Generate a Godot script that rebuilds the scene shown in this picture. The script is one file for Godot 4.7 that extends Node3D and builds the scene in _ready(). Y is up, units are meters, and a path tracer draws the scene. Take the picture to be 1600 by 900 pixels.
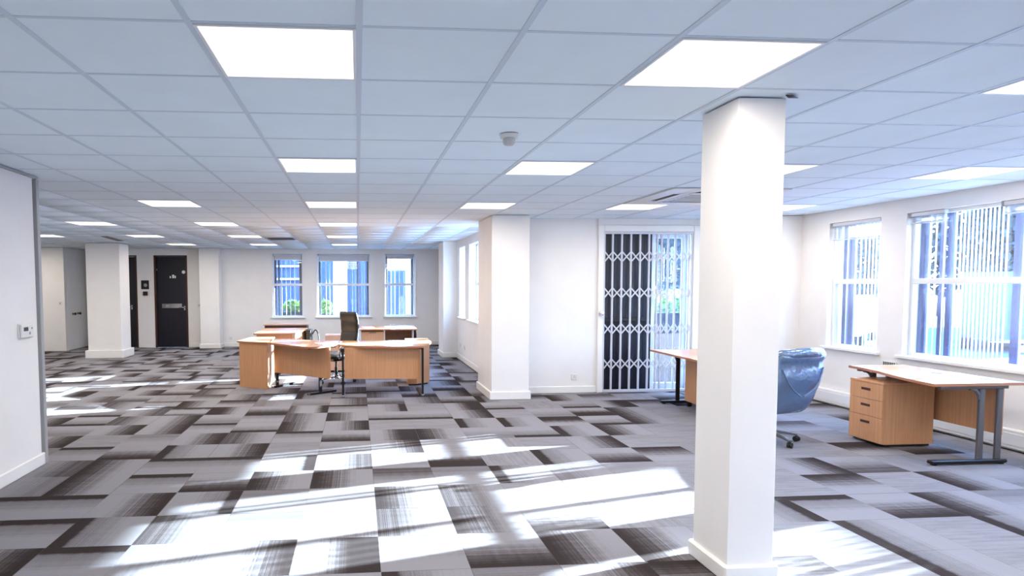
extends Node3D

const TOP := 2.456          # ceiling height
const PITCH := 0.6          # ceiling grid
const GX := 0.013           # grid line 0 in x
const GZ := -2.373          # grid row 0 in z
const TILE := 0.4875        # carpet tile
const TX := 0.113
const TZ := -3.85

var rng := RandomNumberGenerator.new()
var M := {}
var mesh_cache := {}
var used := {}
var tr2: Node3D

# ------------------------------------------------------------------ helpers
func numbered(called: String) -> String:
	var n: int = used.get(called, 0)
	used[called] = n + 1
	return called if n == 0 else "%s_%03d" % [called, n]

func tag(o: Node3D, label := "", category := "", group := "", kind := "") -> Node3D:
	if label: o.set_meta("label", label)
	if category: o.set_meta("category", category)
	if group: o.set_meta("group", group)
	if kind: o.set_meta("kind", kind)
	return o

func base(called: String, at := Vector3.ZERO, turn := 0.0) -> Node3D:
	var o := Node3D.new()
	o.name = numbered(called)
	add_child(o)
	o.position = at
	o.rotation.y = turn
	return o

func thing(called: String, label: String, category: String, at := Vector3.ZERO, turn := 0.0, group := "") -> Node3D:
	return tag(base(called, at, turn), label, category, group)

func structure(called: String, at := Vector3.ZERO) -> Node3D:
	return tag(base(called, at), "", "", "", "structure")

func part(parent: Node3D, called: String, m: Mesh, mat: Material, at := Vector3.ZERO, rot := Vector3.ZERO) -> MeshInstance3D:
	var o := MeshInstance3D.new()
	o.name = called if parent != self else numbered(called)
	o.mesh = m
	o.material_override = mat
	o.position = at
	o.rotation = rot
	parent.add_child(o, true)
	return o

func new_st() -> SurfaceTool:
	var st := SurfaceTool.new()
	st.begin(Mesh.PRIMITIVE_TRIANGLES)
	st.set_smooth_group(-1)
	return st

func done(st: SurfaceTool) -> ArrayMesh:
	st.generate_normals()
	return st.commit()

# corners given counter-clockwise as seen from outside; Godot fronts run clockwise
func quad(st: SurfaceTool, a: Vector3, b: Vector3, c: Vector3, d: Vector3) -> void:
	var uv := [Vector2(0, 1), Vector2(1, 1), Vector2(1, 0), Vector2(0, 0)]
	var p := [a, b, c, d]
	for i in [0, 2, 1, 0, 3, 2]:
		st.set_uv(uv[i])
		st.add_vertex(p[i])

func tri(st: SurfaceTool, a: Vector3, b: Vector3, c: Vector3) -> void:
	for p in [a, c, b]:
		st.set_uv(Vector2(p.x, p.y))
		st.add_vertex(p)

func add_box(st: SurfaceTool, lo: Vector3, hi: Vector3) -> void:
	var v := func(i: int) -> Vector3: return Vector3(hi.x if i & 1 else lo.x, hi.y if i & 2 else lo.y, hi.z if i & 4 else lo.z)
	for f in [[4, 5, 7, 6], [1, 0, 2, 3], [5, 1, 3, 7], [0, 4, 6, 2], [6, 7, 3, 2], [0, 1, 5, 4]]:
		quad(st, v.call(f[0]), v.call(f[1]), v.call(f[2]), v.call(f[3]))

func box_mesh(lo: Vector3, hi: Vector3) -> ArrayMesh:
	var st := new_st()
	add_box(st, lo, hi)
	return done(st)

# box with chamfered edges, between lo and hi
func cham(lo: Vector3, hi: Vector3, c := 0.004) -> ArrayMesh:
	var key := "%s%s%s" % [lo, hi, c]
	if mesh_cache.has(key): return mesh_cache[key]
	var st := new_st()
	add_cham(st, lo, hi, c)
	var m := done(st)
	mesh_cache[key] = m
	return m

func add_cham(st: SurfaceTool, lo: Vector3, hi: Vector3, c := 0.004) -> void:
	var mid := (lo + hi) / 2.0
	var h := (hi - lo) / 2.0
	c = minf(c, minf(h.x, minf(h.y, h.z)) * 0.9)
	# v(corner signs, axis) : vertex of the face normal to axis near that corner
	var v := func(s: Vector3, ax: int) -> Vector3:
		var p := h
		for k in 3:
			if k != ax: p[k] -= c
		return mid + p * s
	for ax in 3:
		var u := (ax + 1) % 3
		var w := (ax + 2) % 3
		for sg in [-1.0, 1.0]:
			var pts := []
			for q in [[-1, -1], [1, -1], [1, 1], [-1, 1]]:
				var s := Vector3.ZERO
				s[ax] = sg; s[u] = q[0]; s[w] = q[1]
				pts.append(v.call(s, ax))
			if sg < 0: pts.reverse()
			quad(st, pts[0], pts[1], pts[2], pts[3])
		# edges between face ax and face u, running along w
		for sa in [-1.0, 1.0]:
			for su in [-1.0, 1.0]:
				var s0 := Vector3.ZERO
				s0[ax] = sa; s0[u] = su; s0[w] = -1.0
				var s1 := s0
				s1[w] = 1.0
				var pts := [v.call(s0, ax), v.call(s0, u), v.call(s1, u), v.call(s1, ax)]
				if sa * su < 0: pts.reverse()
				quad(st, pts[0], pts[1], pts[2], pts[3])
	for i in 8:
		var s := Vector3(1 if i & 1 else -1, 1 if i & 2 else -1, 1 if i & 4 else -1)
		var a: Vector3 = v.call(s, 0)
		var b: Vector3 = v.call(s, 1)
		var d: Vector3 = v.call(s, 2)
		if s.x * s.y * s.z > 0: tri(st, a, b, d)
		else: tri(st, a, d, b)

# upright prism over a plan polygon (x, z), with a small chamfer on the top rim
func prism(pts: PackedVector2Array, y0: float, y1: float, smooth := false) -> ArrayMesh:
	var st := new_st()
	if Geometry2D.is_polygon_clockwise(pts): pts.reverse()
	var n := pts.size()
	var idx := Geometry2D.triangulate_polygon(pts)
	for k in range(0, idx.size(), 3):
		var a := pts[idx[k]]
		var b := pts[idx[k + 1]]
		var c := pts[idx[k + 2]]
		if (b - a).cross(c - a) > 0:
			var t := b
			b = c
			c = t
		tri(st, Vector3(a.x, y1, a.y), Vector3(b.x, y1, b.y), Vector3(c.x, y1, c.y))
		tri(st, Vector3(a.x, y0, a.y), Vector3(c.x, y0, c.y), Vector3(b.x, y0, b.y))
	if smooth: st.set_smooth_group(1)
	for k in n:
		var a := pts[k]
		var b := pts[(k + 1) % n]
		quad(st, Vector3(b.x, y0, b.y), Vector3(a.x, y0, a.y), Vector3(a.x, y1, a.y), Vector3(b.x, y1, b.y))
	return done(st)

func smooth_poly(pts: Array, rounds := 2) -> PackedVector2Array:
	var a := PackedVector2Array()
	for p in pts: a.append(Vector2(p[0], p[1]))
	for r in rounds:
		var b := PackedVector2Array()
		for i in a.size():
			var p := a[i]
			var q := a[(i + 1) % a.size()]
			var l := minf(0.25, 0.06 / maxf(p.distance_to(q), 0.001)) if r == 0 else 0.25
			b.append(p.lerp(q, l))
			b.append(q.lerp(p, l))
		a = b
	return a

func add_tube(st: SurfaceTool, path: Array, radii, sides := 8, caps := true) -> void:
	var rings := []
	var n := path.size()
	var up := Vector3.UP
	for i in n:
		var d: Vector3 = (path[min(i + 1, n - 1)] - path[max(i - 1, 0)]).normalized()
		if absf(d.dot(up)) > 0.95: up = Vector3.RIGHT if absf(d.x) < 0.9 else Vector3.FORWARD
		var u := d.cross(up).normalized()
		var w := d.cross(u).normalized()
		up = -w if absf(d.dot(w)) < 0.9 else up
		var r: float = radii[i] if radii is Array else radii
		var ring := []
		for k in sides:
			var a := TAU * k / sides
			ring.append(path[i] + (u * cos(a) + w * sin(a)) * r)
		rings.append(ring)
	st.set_smooth_group(1)
	for i in n - 1:
		for k in sides:
			var k2 := (k + 1) % sides
			quad(st, rings[i][k], rings[i + 1][k], rings[i + 1][k2], rings[i][k2])
	st.set_smooth_group(-1)
	if caps:
		for k in range(1, sides - 1):
			tri(st, rings[0][0], rings[0][k], rings[0][k + 1])
			tri(st, rings[n - 1][0], rings[n - 1][k + 1], rings[n - 1][k])

func tube(path: Array, radii, sides := 8) -> ArrayMesh:
	var st := new_st()
	add_tube(st, path, radii, sides)
	return done(st)

# profile [[r, y], ...] from the bottom up, turned round the y axis
func lathe(profile: Array, sides := 20) -> ArrayMesh:
	var st := new_st()
	for i in profile.size() - 1:
		var p = profile[i]
		var q = profile[i + 1]
		st.set_smooth_group(i + 1)
		for k in sides:
			var a := TAU * k / sides
			var b := TAU * (k + 1) / sides
			var p0 := Vector3(cos(a) * p[0], p[1], sin(a) * p[0])
			var p1 := Vector3(cos(b) * p[0], p[1], sin(b) * p[0])
			var q0 := Vector3(cos(a) * q[0], q[1], sin(a) * q[0])
			var q1 := Vector3(cos(b) * q[0], q[1], sin(b) * q[0])
			if p[0] < 1e-5: tri(st, p0, q0, q1)
			elif q[0] < 1e-5: tri(st, p0, q0, p1)
			else: quad(st, p1, p0, q0, q1)
	return done(st)

# loft of superellipse sections: each {c: centre, u: half-width vector, w: half-depth vector}
func loft(secs: Array, sides := 20, power := 4.0) -> ArrayMesh:
	var st := new_st()
	st.set_smooth_group(1)
	var rings := []
	for s in secs:
		var ring := []
		for k in sides:
			var a := TAU * k / sides
			var x := signf(cos(a)) * pow(absf(cos(a)), 2.0 / power)
			var y := signf(sin(a)) * pow(absf(sin(a)), 2.0 / power)
			ring.append(s.c + s.u * x + s.w * y)
		rings.append(ring)
	for i in rings.size() - 1:
		for k in sides:
			var k2 := (k + 1) % sides
			quad(st, rings[i][k2], rings[i][k], rings[i + 1][k], rings[i + 1][k2])
	var last := rings.size() - 1
	for k in sides:
		var k2 := (k + 1) % sides
		tri(st, secs[0].c, rings[0][k], rings[0][k2])
		tri(st, secs[last].c, rings[last][k2], rings[last][k])
	return done(st)

# ------------------------------------------------------------------ materials
func flat(c: Color, rough := 0.8, metal := 0.0, spec := 0.5) -> StandardMaterial3D:
	var m := StandardMaterial3D.new()
	m.albedo_color = c
	m.roughness = rough
	m.metallic = metal
	m.metallic_specular = spec
	return m

func noise_tex(freq: float, lo: Color, hi: Color, size := 256, seed_ := 1, kind := FastNoiseLite.TYPE_SIMPLEX_SMOOTH) -> ImageTexture:
	var n := FastNoiseLite.new()
	n.noise_type = kind
	n.seed = seed_
	n.frequency = freq
	n.fractal_octaves = 4
	var im := n.get_seamless_image(size, size)
	im.convert(Image.FORMAT_RGB8)
	for y in size:
		for x in size:
			im.set_pixel(x, y, lo.lerp(hi, im.get_pixel(x, y).r))
	return ImageTexture.create_from_image(im)

func paint(c: Color, seed_: int, rough := 0.75, spec := 0.3) -> StandardMaterial3D:
	var m := flat(Color.WHITE, rough, 0.0, spec)
	m.albedo_texture = noise_tex(0.02, c.darkened(0.018), c.lightened(0.01), 128, seed_)
	m.uv1_triplanar = true
	m.uv1_world_triplanar = true
	m.uv1_scale = Vector3(0.7, 0.7, 0.7)
	return m

func wood_tex(lo: Color, hi: Color, seed_: int) -> ImageTexture:
	var r := RandomNumberGenerator.new()
	r.seed = seed_
	var n := FastNoiseLite.new()
	n.seed = seed_
	n.frequency = 0.011
	n.fractal_octaves = 5
	var w := 256
	var h := 256
	var im := Image.create(w, h, false, Image.FORMAT_RGB8)
	var line := []
	for x in w: line.append(r.randf())
	for y in h:
		for x in w:
			var wob := n.get_noise_2d(x * 1.2, y * 0.25) * 7.0
			var t := 0.5 + 0.5 * n.get_noise_2d(x * 9.0, y * 0.35)
			var l: float = line[int(fposmod(x + wob, w)) % w]
			im.set_pixel(x, y, lo.lerp(hi, clampf(0.45 * t + 0.35 * l + 0.12, 0, 1)))
	return ImageTexture.create_from_image(im)

func wood_mat(tex: Texture2D, across := false, rough := 0.42) -> StandardMaterial3D:
	var m := flat(Color.WHITE, rough, 0.0, 0.4)
	m.albedo_texture = tex
	m.uv1_triplanar = true
	m.uv1_triplanar_sharpness = 20.0
	m.uv1_scale = Vector3(1.6, 1.6, 1.6)
	return m

func carpet_tex(kind: int, seed_: int) -> ImageTexture:
	var r := RandomNumberGenerator.new()
	r.seed = seed_
	var n := FastNoiseLite.new()
	n.seed = seed_
	n.frequency = 0.05
	var size := 160
	var light := Color(0.535, 0.53, 0.55)
	var dark := Color(0.215, 0.19, 0.19)
	var im := Image.create(size, size, false, Image.FORMAT_RGB8)
	var jitter := []
	for x in size: jitter.append(r.randf() - 0.5)
	for y in size:
		for x in size:
			var u := (x + 0.5) / size
			var k := 0.0
			var edge := n.get_noise_2d(x * 0.15, y * 0.8) * 0.07   # yarn runs end unevenly
			match kind:
				0: k = 1.0 - pow(smoothstep(0.08, 0.78, u + edge), 0.75)
				1: k = maxf(1.0 - smoothstep(0.16, 0.27, u + edge * 0.25), 0.3 * (1.0 - smoothstep(0.2, 0.75, u + edge)))
				2: k = 0.30 * (1.0 - smoothstep(0.1, 0.8, u + edge))
				3: k = maxf(1.0 - smoothstep(0.08, 0.36, u + edge), 0.65 * smoothstep(0.66, 0.98, u + edge))
				4: k = 1.0 - smoothstep(0.30, 0.78, u + edge)
				5: k = 0.10 * (1.0 - u) + 0.04 + 0.1 * n.get_noise_2d(x, y * 0.2)
				6: k = 0.72 * (1.0 - smoothstep(0.02, 0.85, u + edge))
			var busy := 4.0 * k * (1.0 - k)
			k = clampf(k + jitter[x] * (0.06 + 0.38 * busy) + (r.randf() - 0.5) * (0.07 + 0.12 * busy), 0.0, 1.0)
			im.set_pixel(x, y, light.lerp(dark, k))
	return ImageTexture.create_from_image(im)

func make_materials() -> void:
	M.wall = paint(Color(0.91, 0.905, 0.90), 3)
	M.trim = flat(Color(0.90, 0.90, 0.895), 0.45)
	M.ceil = paint(Color(0.89, 0.935, 0.97), 5, 0.9)
	var cn := noise_tex(0.3, Color(0.45, 0.45, 0.45), Color(0.55, 0.55, 0.55), 128, 9)
	M.ceil.heightmap_enabled = false
	M.ceil.roughness_texture = null
	M.bar = flat(Color(0.77, 0.82, 0.87), 0.5)
	M.trim_grey = flat(Color(0.62, 0.63, 0.64), 0.6)
	M.plenum = flat(Color(0.2, 0.2, 0.2), 0.9)
	M.slab = flat(Color(0.25, 0.24, 0.24), 0.95)
	M.white = flat(Color(0.89, 0.90, 0.91), 0.4)
	M.white_metal = flat(Color(0.76, 0.77, 0.80), 0.4)
	M.blind = flat(Color(0.80, 0.80, 0.82), 0.7)
	M.blind.backlight_enabled = true
	M.blind.backlight = Color(0.25, 0.25, 0.27)
	M.navy = flat(Color(0.038, 0.04, 0.105), 0.4)
	M.navy_frame = flat(Color(0.045, 0.055, 0.14), 0.4)
	M.blue_post = flat(Color(0.10, 0.15, 0.36), 0.5)
	M.maroon = flat(Color(0.24, 0.06, 0.07), 0.5)
	M.black = flat(Color(0.03, 0.03, 0.035), 0.5)
	M.dark = flat(Color(0.10, 0.095, 0.10), 0.5)
	M.brown_dark = flat(Color(0.25, 0.12, 0.07), 0.5)
	M.chrome = flat(Color(0.75, 0.75, 0.77), 0.22, 1.0)
	M.grey_metal = flat(Color(0.36, 0.35, 0.36), 0.4, 0.3)
	M.dark_metal = flat(Color(0.10, 0.09, 0.09), 0.35, 0.4)
	M.leather = flat(Color(0.055, 0.04, 0.037), 0.45)
	M.blue_leather = flat(Color(0.34, 0.42, 0.54), 0.16, 0.0, 0.7)
	var wr := FastNoiseLite.new()
	wr.seed = 4
	wr.frequency = 0.012
	wr.fractal_octaves = 3
	var wi := wr.get_seamless_image(256, 256)
	wi.convert(Image.FORMAT_RGBA8)
	wi.bump_map_to_normal_map(6.0)
	M.blue_leather.normal_enabled = true
	M.blue_leather.normal_texture = ImageTexture.create_from_image(wi)
	M.blue_leather.normal_scale = 1.0
	M.blue_leather.uv1_triplanar = true
	M.blue_leather.uv1_scale = Vector3(2.2, 2.2, 2.2)
	M.plastic = flat(Color(0.85, 0.85, 0.84), 0.4)
	M.plastic_grey = flat(Color(0.55, 0.56, 0.57), 0.5)
	M.sensor = flat(Color(0.72, 0.73, 0.74), 0.5)
	M.paper = flat(Color(0.9, 0.9, 0.9), 0.8)
	M.lcd = flat(Color(0.22, 0.24, 0.22), 0.2)
	M.glass = flat(Color(0.93, 0.96, 1.0, 0.06), 0.02, 0.0, 0.5)
	M.glass.transparency = BaseMaterial3D.TRANSPARENCY_ALPHA
	M.glow = flat(Color(0.95, 0.95, 0.95), 0.6)
	M.glow.emission_enabled = true
	M.glow.emission = Color(1.0, 0.985, 0.97)
	M.glow.emission_energy_multiplier = 1.6
	var wt := wood_tex(Color(0.70, 0.495, 0.35), Color(0.825, 0.63, 0.47), 21)
	M.wood = wood_mat(wt)
	M.wood_top = wood_mat(wt, false, 0.24)
	M.wood_edge = flat(Color(0.64, 0.41, 0.27), 0.45)
	M.wood_pale = wood_mat(wood_tex(Color(0.68, 0.55, 0.47), Color(0.78, 0.66, 0.58), 33))
	M.carpet = []
	for k in 7:
		var m := flat(Color.WHITE, 1.0, 0.0, 0.1)
		m.albedo_texture = carpet_tex(k, 100 + k)
		M.carpet.append(m)
	M.tarmac = flat(Color(0.20, 0.24, 0.31), 0.95)
	M.brick_blue = flat(Color(0.11, 0.15, 0.27), 0.8)
	M.facade = flat(Color(0.20, 0.26, 0.42), 0.8)
	M.leaf = flat(Color(0.30, 0.45, 0.14), 0.6)
	M.leaf.backlight_enabled = true
	M.leaf.backlight = Color(0.3, 0.42, 0.1)
	M.leaf_far = flat(Color(0.11, 0.18, 0.20), 0.7)
	M.flower = flat(Color(0.92, 0.92, 0.74), 0.7)
	M.bark = flat(Color(0.30, 0.24, 0.20), 0.9)
	M.planter = flat(Color(0.42, 0.47, 0.52), 0.7)
	M.car_white = flat(Color(0.85, 0.87, 0.9), 0.25)
	M.van_blue = flat(Color(0.17, 0.23, 0.34), 0.3)
	M.car_blue = flat(Color(0.22, 0.34, 0.6), 0.2)
	M.car_glass = flat(Color(0.06, 0.08, 0.11), 0.08)
	M.tyre = flat(Color(0.05, 0.05, 0.05), 0.8)

# ------------------------------------------------------------------ light and camera
const SUN_DIR := Vector3(1.0, 0.30, -0.272)     # towards the sun

func setup_view() -> void:
	var cam := Camera3D.new()
	cam.name = "camera"
	var f := 1004.68
	cam.projection = Camera3D.PROJECTION_FRUSTUM
	cam.near = 0.1
	cam.far = 300.0
	cam.size = 900.0 / f * cam.near
	cam.frustum_offset = Vector2(800.0 - 640.13, 504.13 - 450.0) / f * cam.near
	cam.position = Vector3(0, 1.53, 0)
	cam.rotation = Vector3(-0.0576, -0.0804, -0.0032)
	add_child(cam)
	cam.current = true

	var env := Environment.new()
	env.background_mode = Environment.BG_SKY
	var sky := Sky.new()
	var sm := ProceduralSkyMaterial.new()
	sm.sky_top_color = Color(0.42, 0.66, 0.95)
	sm.sky_horizon_color = Color(0.82, 0.93, 1.0)
	sm.ground_horizon_color = Color(0.75, 0.82, 0.90)
	sm.ground_bottom_color = Color(0.45, 0.47, 0.50)
	sm.sky_energy_multiplier = 5.2
	sm.ground_energy_multiplier = 1.0
	sky.sky_material = sm
	env.sky = sky
	env.tonemap_mode = Environment.TONE_MAPPER_LINEAR
	env.tonemap_exposure = 0.93
	env.sdfgi_enabled = true
	env.ssao_enabled = true
	env.ssil_enabled = true
	var we := WorldEnvironment.new()
	we.name = "world_environment"
	we.environment = env
	add_child(we)

	var sun := DirectionalLight3D.new()
	sun.name = "sun"
	sun.light_color = Color(0.86, 0.95, 1.0)
	sun.light_energy = 43.0
	sun.light_angular_distance = 0.53
	sun.shadow_enabled = true
	sun.sky_mode = DirectionalLight3D.SKY_MODE_LIGHT_ONLY
	add_child(sun)
	sun.look_at_from_position(SUN_DIR * 30.0, Vector3.ZERO)

const PANEL_ENERGY := 2.3
const PANEL_COLOR := Color(1.0, 0.95, 0.89)

func ceiling_light(i: int, j: int, label: String) -> void:
	var at := Vector3(GX + (i + 0.5) * PITCH, TOP, GZ - (j + 0.5) * PITCH)
	var t := thing("ceiling_light", label, "ceiling light", at, 0.0, "square light panels in the ceiling grid")
	var h := PITCH / 2.0 - 0.012
	var st := new_st()
	for s in [[-h, -h, h, -h + 0.012], [-h, h - 0.012, h, h], [-h, -h + 0.012, -h + 0.012, h - 0.012], [h - 0.012, -h + 0.012, h, h - 0.012]]:
		add_box(st, Vector3(s[0], -0.003, s[1]), Vector3(s[2], 0.02, s[3]))
	part(t, "frame", done(st), M.white)
	var k := h - 0.0125
	part(t, "diffuser", box_mesh(Vector3(-k, 0.0, -k), Vector3(k, 0.015, k)), M.glow)
	var l := AreaLight3D.new()
	l.name = "panel_light"
	l.area_size = Vector2(k * 2, k * 2)
	l.light_energy = PANEL_ENERGY
	l.light_color = PANEL_COLOR
	l.area_range = 30.0
	l.area_attenuation = 2.0
	l.shadow_enabled = true
	l.position = Vector3(0, -0.006, 0)
	l.rotation = Vector3(-PI / 2, 0, 0)
	t.add_child(l)

# ------------------------------------------------------------------ setting
func lit_cells() -> Dictionary:
	var d := {}
	d[Vector2i(-1, 0)] = "large light panel near the top left of the picture"
	d[Vector2i(2, 0)] = "large light panel in the ceiling left above the white column"
	d[Vector2i(5, 0)] = "light panel cut by the right edge of the picture"
	d[Vector2i(-1, 4)] = "light panel second nearest in the row above the reception desks"
	d[Vector2i(2, 4)] = "light panel just behind the smoke detector"
	d[Vector2i(5, 4)] = "light panel half hidden by the white column, the nearer of two"
	d[Vector2i(8, 4)] = "light panel nearest the big window on the right"
	d[Vector2i(-4, 8)] = "nearest light panel of the row above the wood cabinet"
	d[Vector2i(-1, 8)] = "light panel third nearest in the row above the reception desks"
	d[Vector2i(2, 8)] = "light panel above the white wall pier"
	d[Vector2i(5, 8)] = "light panel in front of the folding gate"
	d[Vector2i(8, 8)] = "light panel half hidden by the white column, the farther of two"
	d[Vector2i(-7, 8)] = "light panel mostly hidden behind the left partition wall"
	d[Vector2i(-7, 12)] = "light panel second in the row leading to the far square column"
	d[Vector2i(-4, 12)] = "second light panel of the row above the wood cabinet"
	d[Vector2i(-1, 12)] = "light panel fourth in the row above the reception desks"
	d[Vector2i(-10, 16)] = "light panel in the far left corner beside the partition wall edge"
	d[Vector2i(-7, 16)] = "light panel right above the far square column"
	d[Vector2i(-4, 16)] = "third light panel of the row above the wood cabinet"
	d[Vector2i(-1, 16)] = "light panel fifth in the row above the reception desks"
	d[Vector2i(-7, 20)] = "light panel in front of the dark doors"
	d[Vector2i(-4, 20)] = "farthest light panel of the row above the wood cabinet"
	d[Vector2i(-1, 20)] = "farthest light panel in the row above the reception desks"
	return d

func behind_cells() -> Dictionary:
	var d := {}
	for i in [-1, 2, 5, 8]:
		var which: String = {-1: "leftmost", 2: "second from the left", 5: "third from the left", 8: "rightmost"}[i]
		d[Vector2i(i, -4)] = "light panel overhead, outside the picture, %s of the nearer row" % which
		d[Vector2i(i, -8)] = "light panel overhead, outside the picture, %s of the rear row" % which
	d[Vector2i(8, 0)] = "light panel in the ceiling beside the right wall, outside the picture"
	d[Vector2i(-10, 12)] = "light panel out of sight behind the left partition, second from its end"
	d[Vector2i(-10, 8)] = "light panel out of sight behind the left partition, nearest its end"
	d[Vector2i(-13, 20)] = "light panel out of sight beside the far left wall"
	d[Vector2i(-13, 16)] = "light panel out of sight in the far left corner of the room"
	return d

func wall_x(called: String, x0: float, x1: float, z0: float, z1: float, holes: Array, top := TOP + 0.2) -> Node3D:
	# wall standing along z, holes [z_lo, z_hi, y_lo, y_hi]
	var o := structure(called)
	var st := new_st()
	holes.sort_custom(func(a, b): return a[0] < b[0])
	var z := z0
	for h in holes:
		add_box(st, Vector3(x0, 0, z), Vector3(x1, top, h[0]))
		if h[2] > 0.01: add_box(st, Vector3(x0, 0, h[0]), Vector3(x1, h[2], h[1]))
		add_box(st, Vector3(x0, h[3], h[0]), Vector3(x1, top, h[1]))
		z = h[1]
	add_box(st, Vector3(x0, 0, z), Vector3(x1, top, z1))
	part(o, "plaster", done(st), M.wall)
	return o

func wall_z(called: String, z0: float, z1: float, x0: float, x1: float, holes: Array, top := TOP + 0.2) -> Node3D:
	var o := structure(called)
	var st := new_st()
	holes.sort_custom(func(a, b): return a[0] < b[0])
	var x := x0
	for h in holes:
		add_box(st, Vector3(x, 0, z0), Vector3(h[0], top, z1))
		if h[2] > 0.01: add_box(st, Vector3(h[0], 0, z0), Vector3(h[1], h[2], z1))
		add_box(st, Vector3(h[0], h[3], z0), Vector3(h[1], top, z1))
		x = h[1]
	add_box(st, Vector3(x, 0, z0), Vector3(x1, top, z1))
	part(o, "plaster", done(st), M.wall)
	return o

func block(called: String, lo: Vector3, hi: Vector3) -> Node3D:
	var o := structure(called)
	part(o, "plaster", cham(lo, hi, 0.006), M.wall)
	return o

func skirt(called: String, lo: Vector3, hi: Vector3) -> Node3D:
	var o := structure(called)
	part(o, "board", cham(lo, hi, 0.008), M.trim)
	return o

const WALL_R := 6.0
const SILL := 0.74
const HEAD := 2.30
const RAIL := 1.56
const WIN_R := [[-7.79, -6.98], [-6.63, -5.08], [-4.72, -3.92], [-2.6, -1.92], [-1.5, -0.03], [0.4, 1.08]]
const WIN_M := [[-13.2, -12.5], [-12.06, -10.58], [-10.15, -9.45]]
const WIN_F := [[-2.15, -1.38], [-1.03, 0.32], [0.69, 1.47]]

func make_setting() -> void:
	# floor
	var fl := structure("floor")
	var fs := new_st()
	add_box(fs, Vector3(-9.2, -0.25, -9.15), Vector3(6.3, -0.004, 4.7))
	add_box(fs, Vector3(-9.2, -0.25, -17.7), Vector3(2.4, -0.004, -9.15))
	part(fl, "slab", done(fs), M.slab)
	make_carpet(fl)
	# ceiling
	make_ceiling()
	# walls
	var h := []
	for w in WIN_R: h.append([w[0], w[1], SILL, HEAD])
	wall_x("wall_right", WALL_R, WALL_R + 0.3, -9.15, 4.7, h)
	wall_z("wall_back", -9.15, -8.85, 2.1, WALL_R, [[3.45, 4.76, 0.0, 2.28]])
	block("wall_pier", Vector3(1.77, 0, -9.38), Vector3(2.28, TOP, -8.42))
	block("wall_corner_pier", Vector3(5.35, 0, -8.86), Vector3(WALL_R + 0.01, TOP, -8.30))
	h = []
	for w in WIN_M: h.append([w[0], w[1], SILL + 0.14, HEAD])
	wall_x("wall_wing", 2.1, 2.4, -16.5, -9.15, h)
	block("wall_wing_pier", Vector3(1.8, 0, -14.25), Vector3(2.12, TOP, -13.5))
	h = []
	for w in WIN_F: h.append([w[0], w[1], SILL, HEAD + 0.04])
	h.append([-5.05, -4.24, 0.0, 2.30])
	h.append([-6.10, -5.46, 0.0, 2.30])
	wall_z("wall_far", -16.8, -16.5, -6.3, 2.4, h)
	block("wall_far_pilaster", Vector3(-3.86, 0, -16.51), Vector3(-3.39, TOP, -16.12))
	block("wall_far_left", Vector3(-9.2, 0, -17.5), Vector3(-6.92, TOP, -15.85))
	wall_z("wall_passage_end", -17.7, -17.5, -9.2, -6.0, [])
	wall_x("wall_passage_side", -6.3, -6.1, -17.5, -16.8, [])
	wall_x("wall_left_far", -9.2, -9.0, -17.5, -4.2, [])
	wall_z("wall_left_return", -4.4, -4.2, -9.0, -2.86, [])
	block("wall_left", Vector3(-2.86, 0, -5.70), Vector3(-2.72, TOP, 4.5))
	wall_z("wall_rear", 4.5, 4.7, -2.86, WALL_R, [])
	# skirting boards
	skirt("baseboard_left", Vector3(-2.722, 0, -5.725), Vector3(-2.70, 0.105, 4.5))
	skirt("baseboard_left_end", Vector3(-2.86, 0, -5.722), Vector3(-2.70, 0.105, -5.70))
	skirt("baseboard_back", Vector3(2.28, 0, -8.852), Vector3(3.37, 0.10, -8.83))
	for r in [["baseboard_pier", 1.745, 2.305, -9.38, -8.395], ["baseboard_wing_pier", 1.775, 2.13, -14.28, -13.475], ["baseboard_far_pilaster", -3.885, -3.365, -16.51, -16.095]]:
		skirt(r[0], Vector3(r[1], 0, r[3]), Vector3(r[2], 0.11, r[4]))
	skirt("baseboard_wing", Vector3(2.08, 0, -13.5), Vector3(2.102, 0.11, -9.38))
	skirt("baseboard_far", Vector3(-3.39, 0, -16.502), Vector3(2.1, 0.11, -16.48))
	skirt("baseboard_far_doors", Vector3(-5.42, 0, -16.502), Vector3(-5.09, 0.11, -16.48))
	skirt("baseboard_far_switch", Vector3(-4.20, 0, -16.502), Vector3(-3.86, 0.11, -16.48))
	skirt("baseboard_corner_pier", Vector3(5.33, 0, -8.83), Vector3(5.98, 0.11, -8.28))
	tr2 = structure("trim_2")
	part(tr2, "shadow_angle", box_mesh(Vector3(-2.72, TOP - 0.016, -5.74), Vector3(-2.69, TOP - 0.001, 4.5)), M.trim_grey)
	tr2 = structure("trim_3")
	part(tr2, "end_strip", cham(Vector3(-2.745, 0.0, -5.775), Vector3(-2.702, TOP - 0.017, -5.726), 0.004), M.trim_grey)
	# cable trunking along the window wall
	var tr := structure("trim_1")
	part(tr, "trunking", cham(Vector3(5.945, 0.02, -8.28), Vector3(6.0, 0.20, 4.4), 0.01), M.trim)
	part(tr, "trunking_lid", cham(Vector3(5.94, 0.055, -8.27), Vector3(5.946, 0.165, 4.4), 0.002), M.white)

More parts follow.
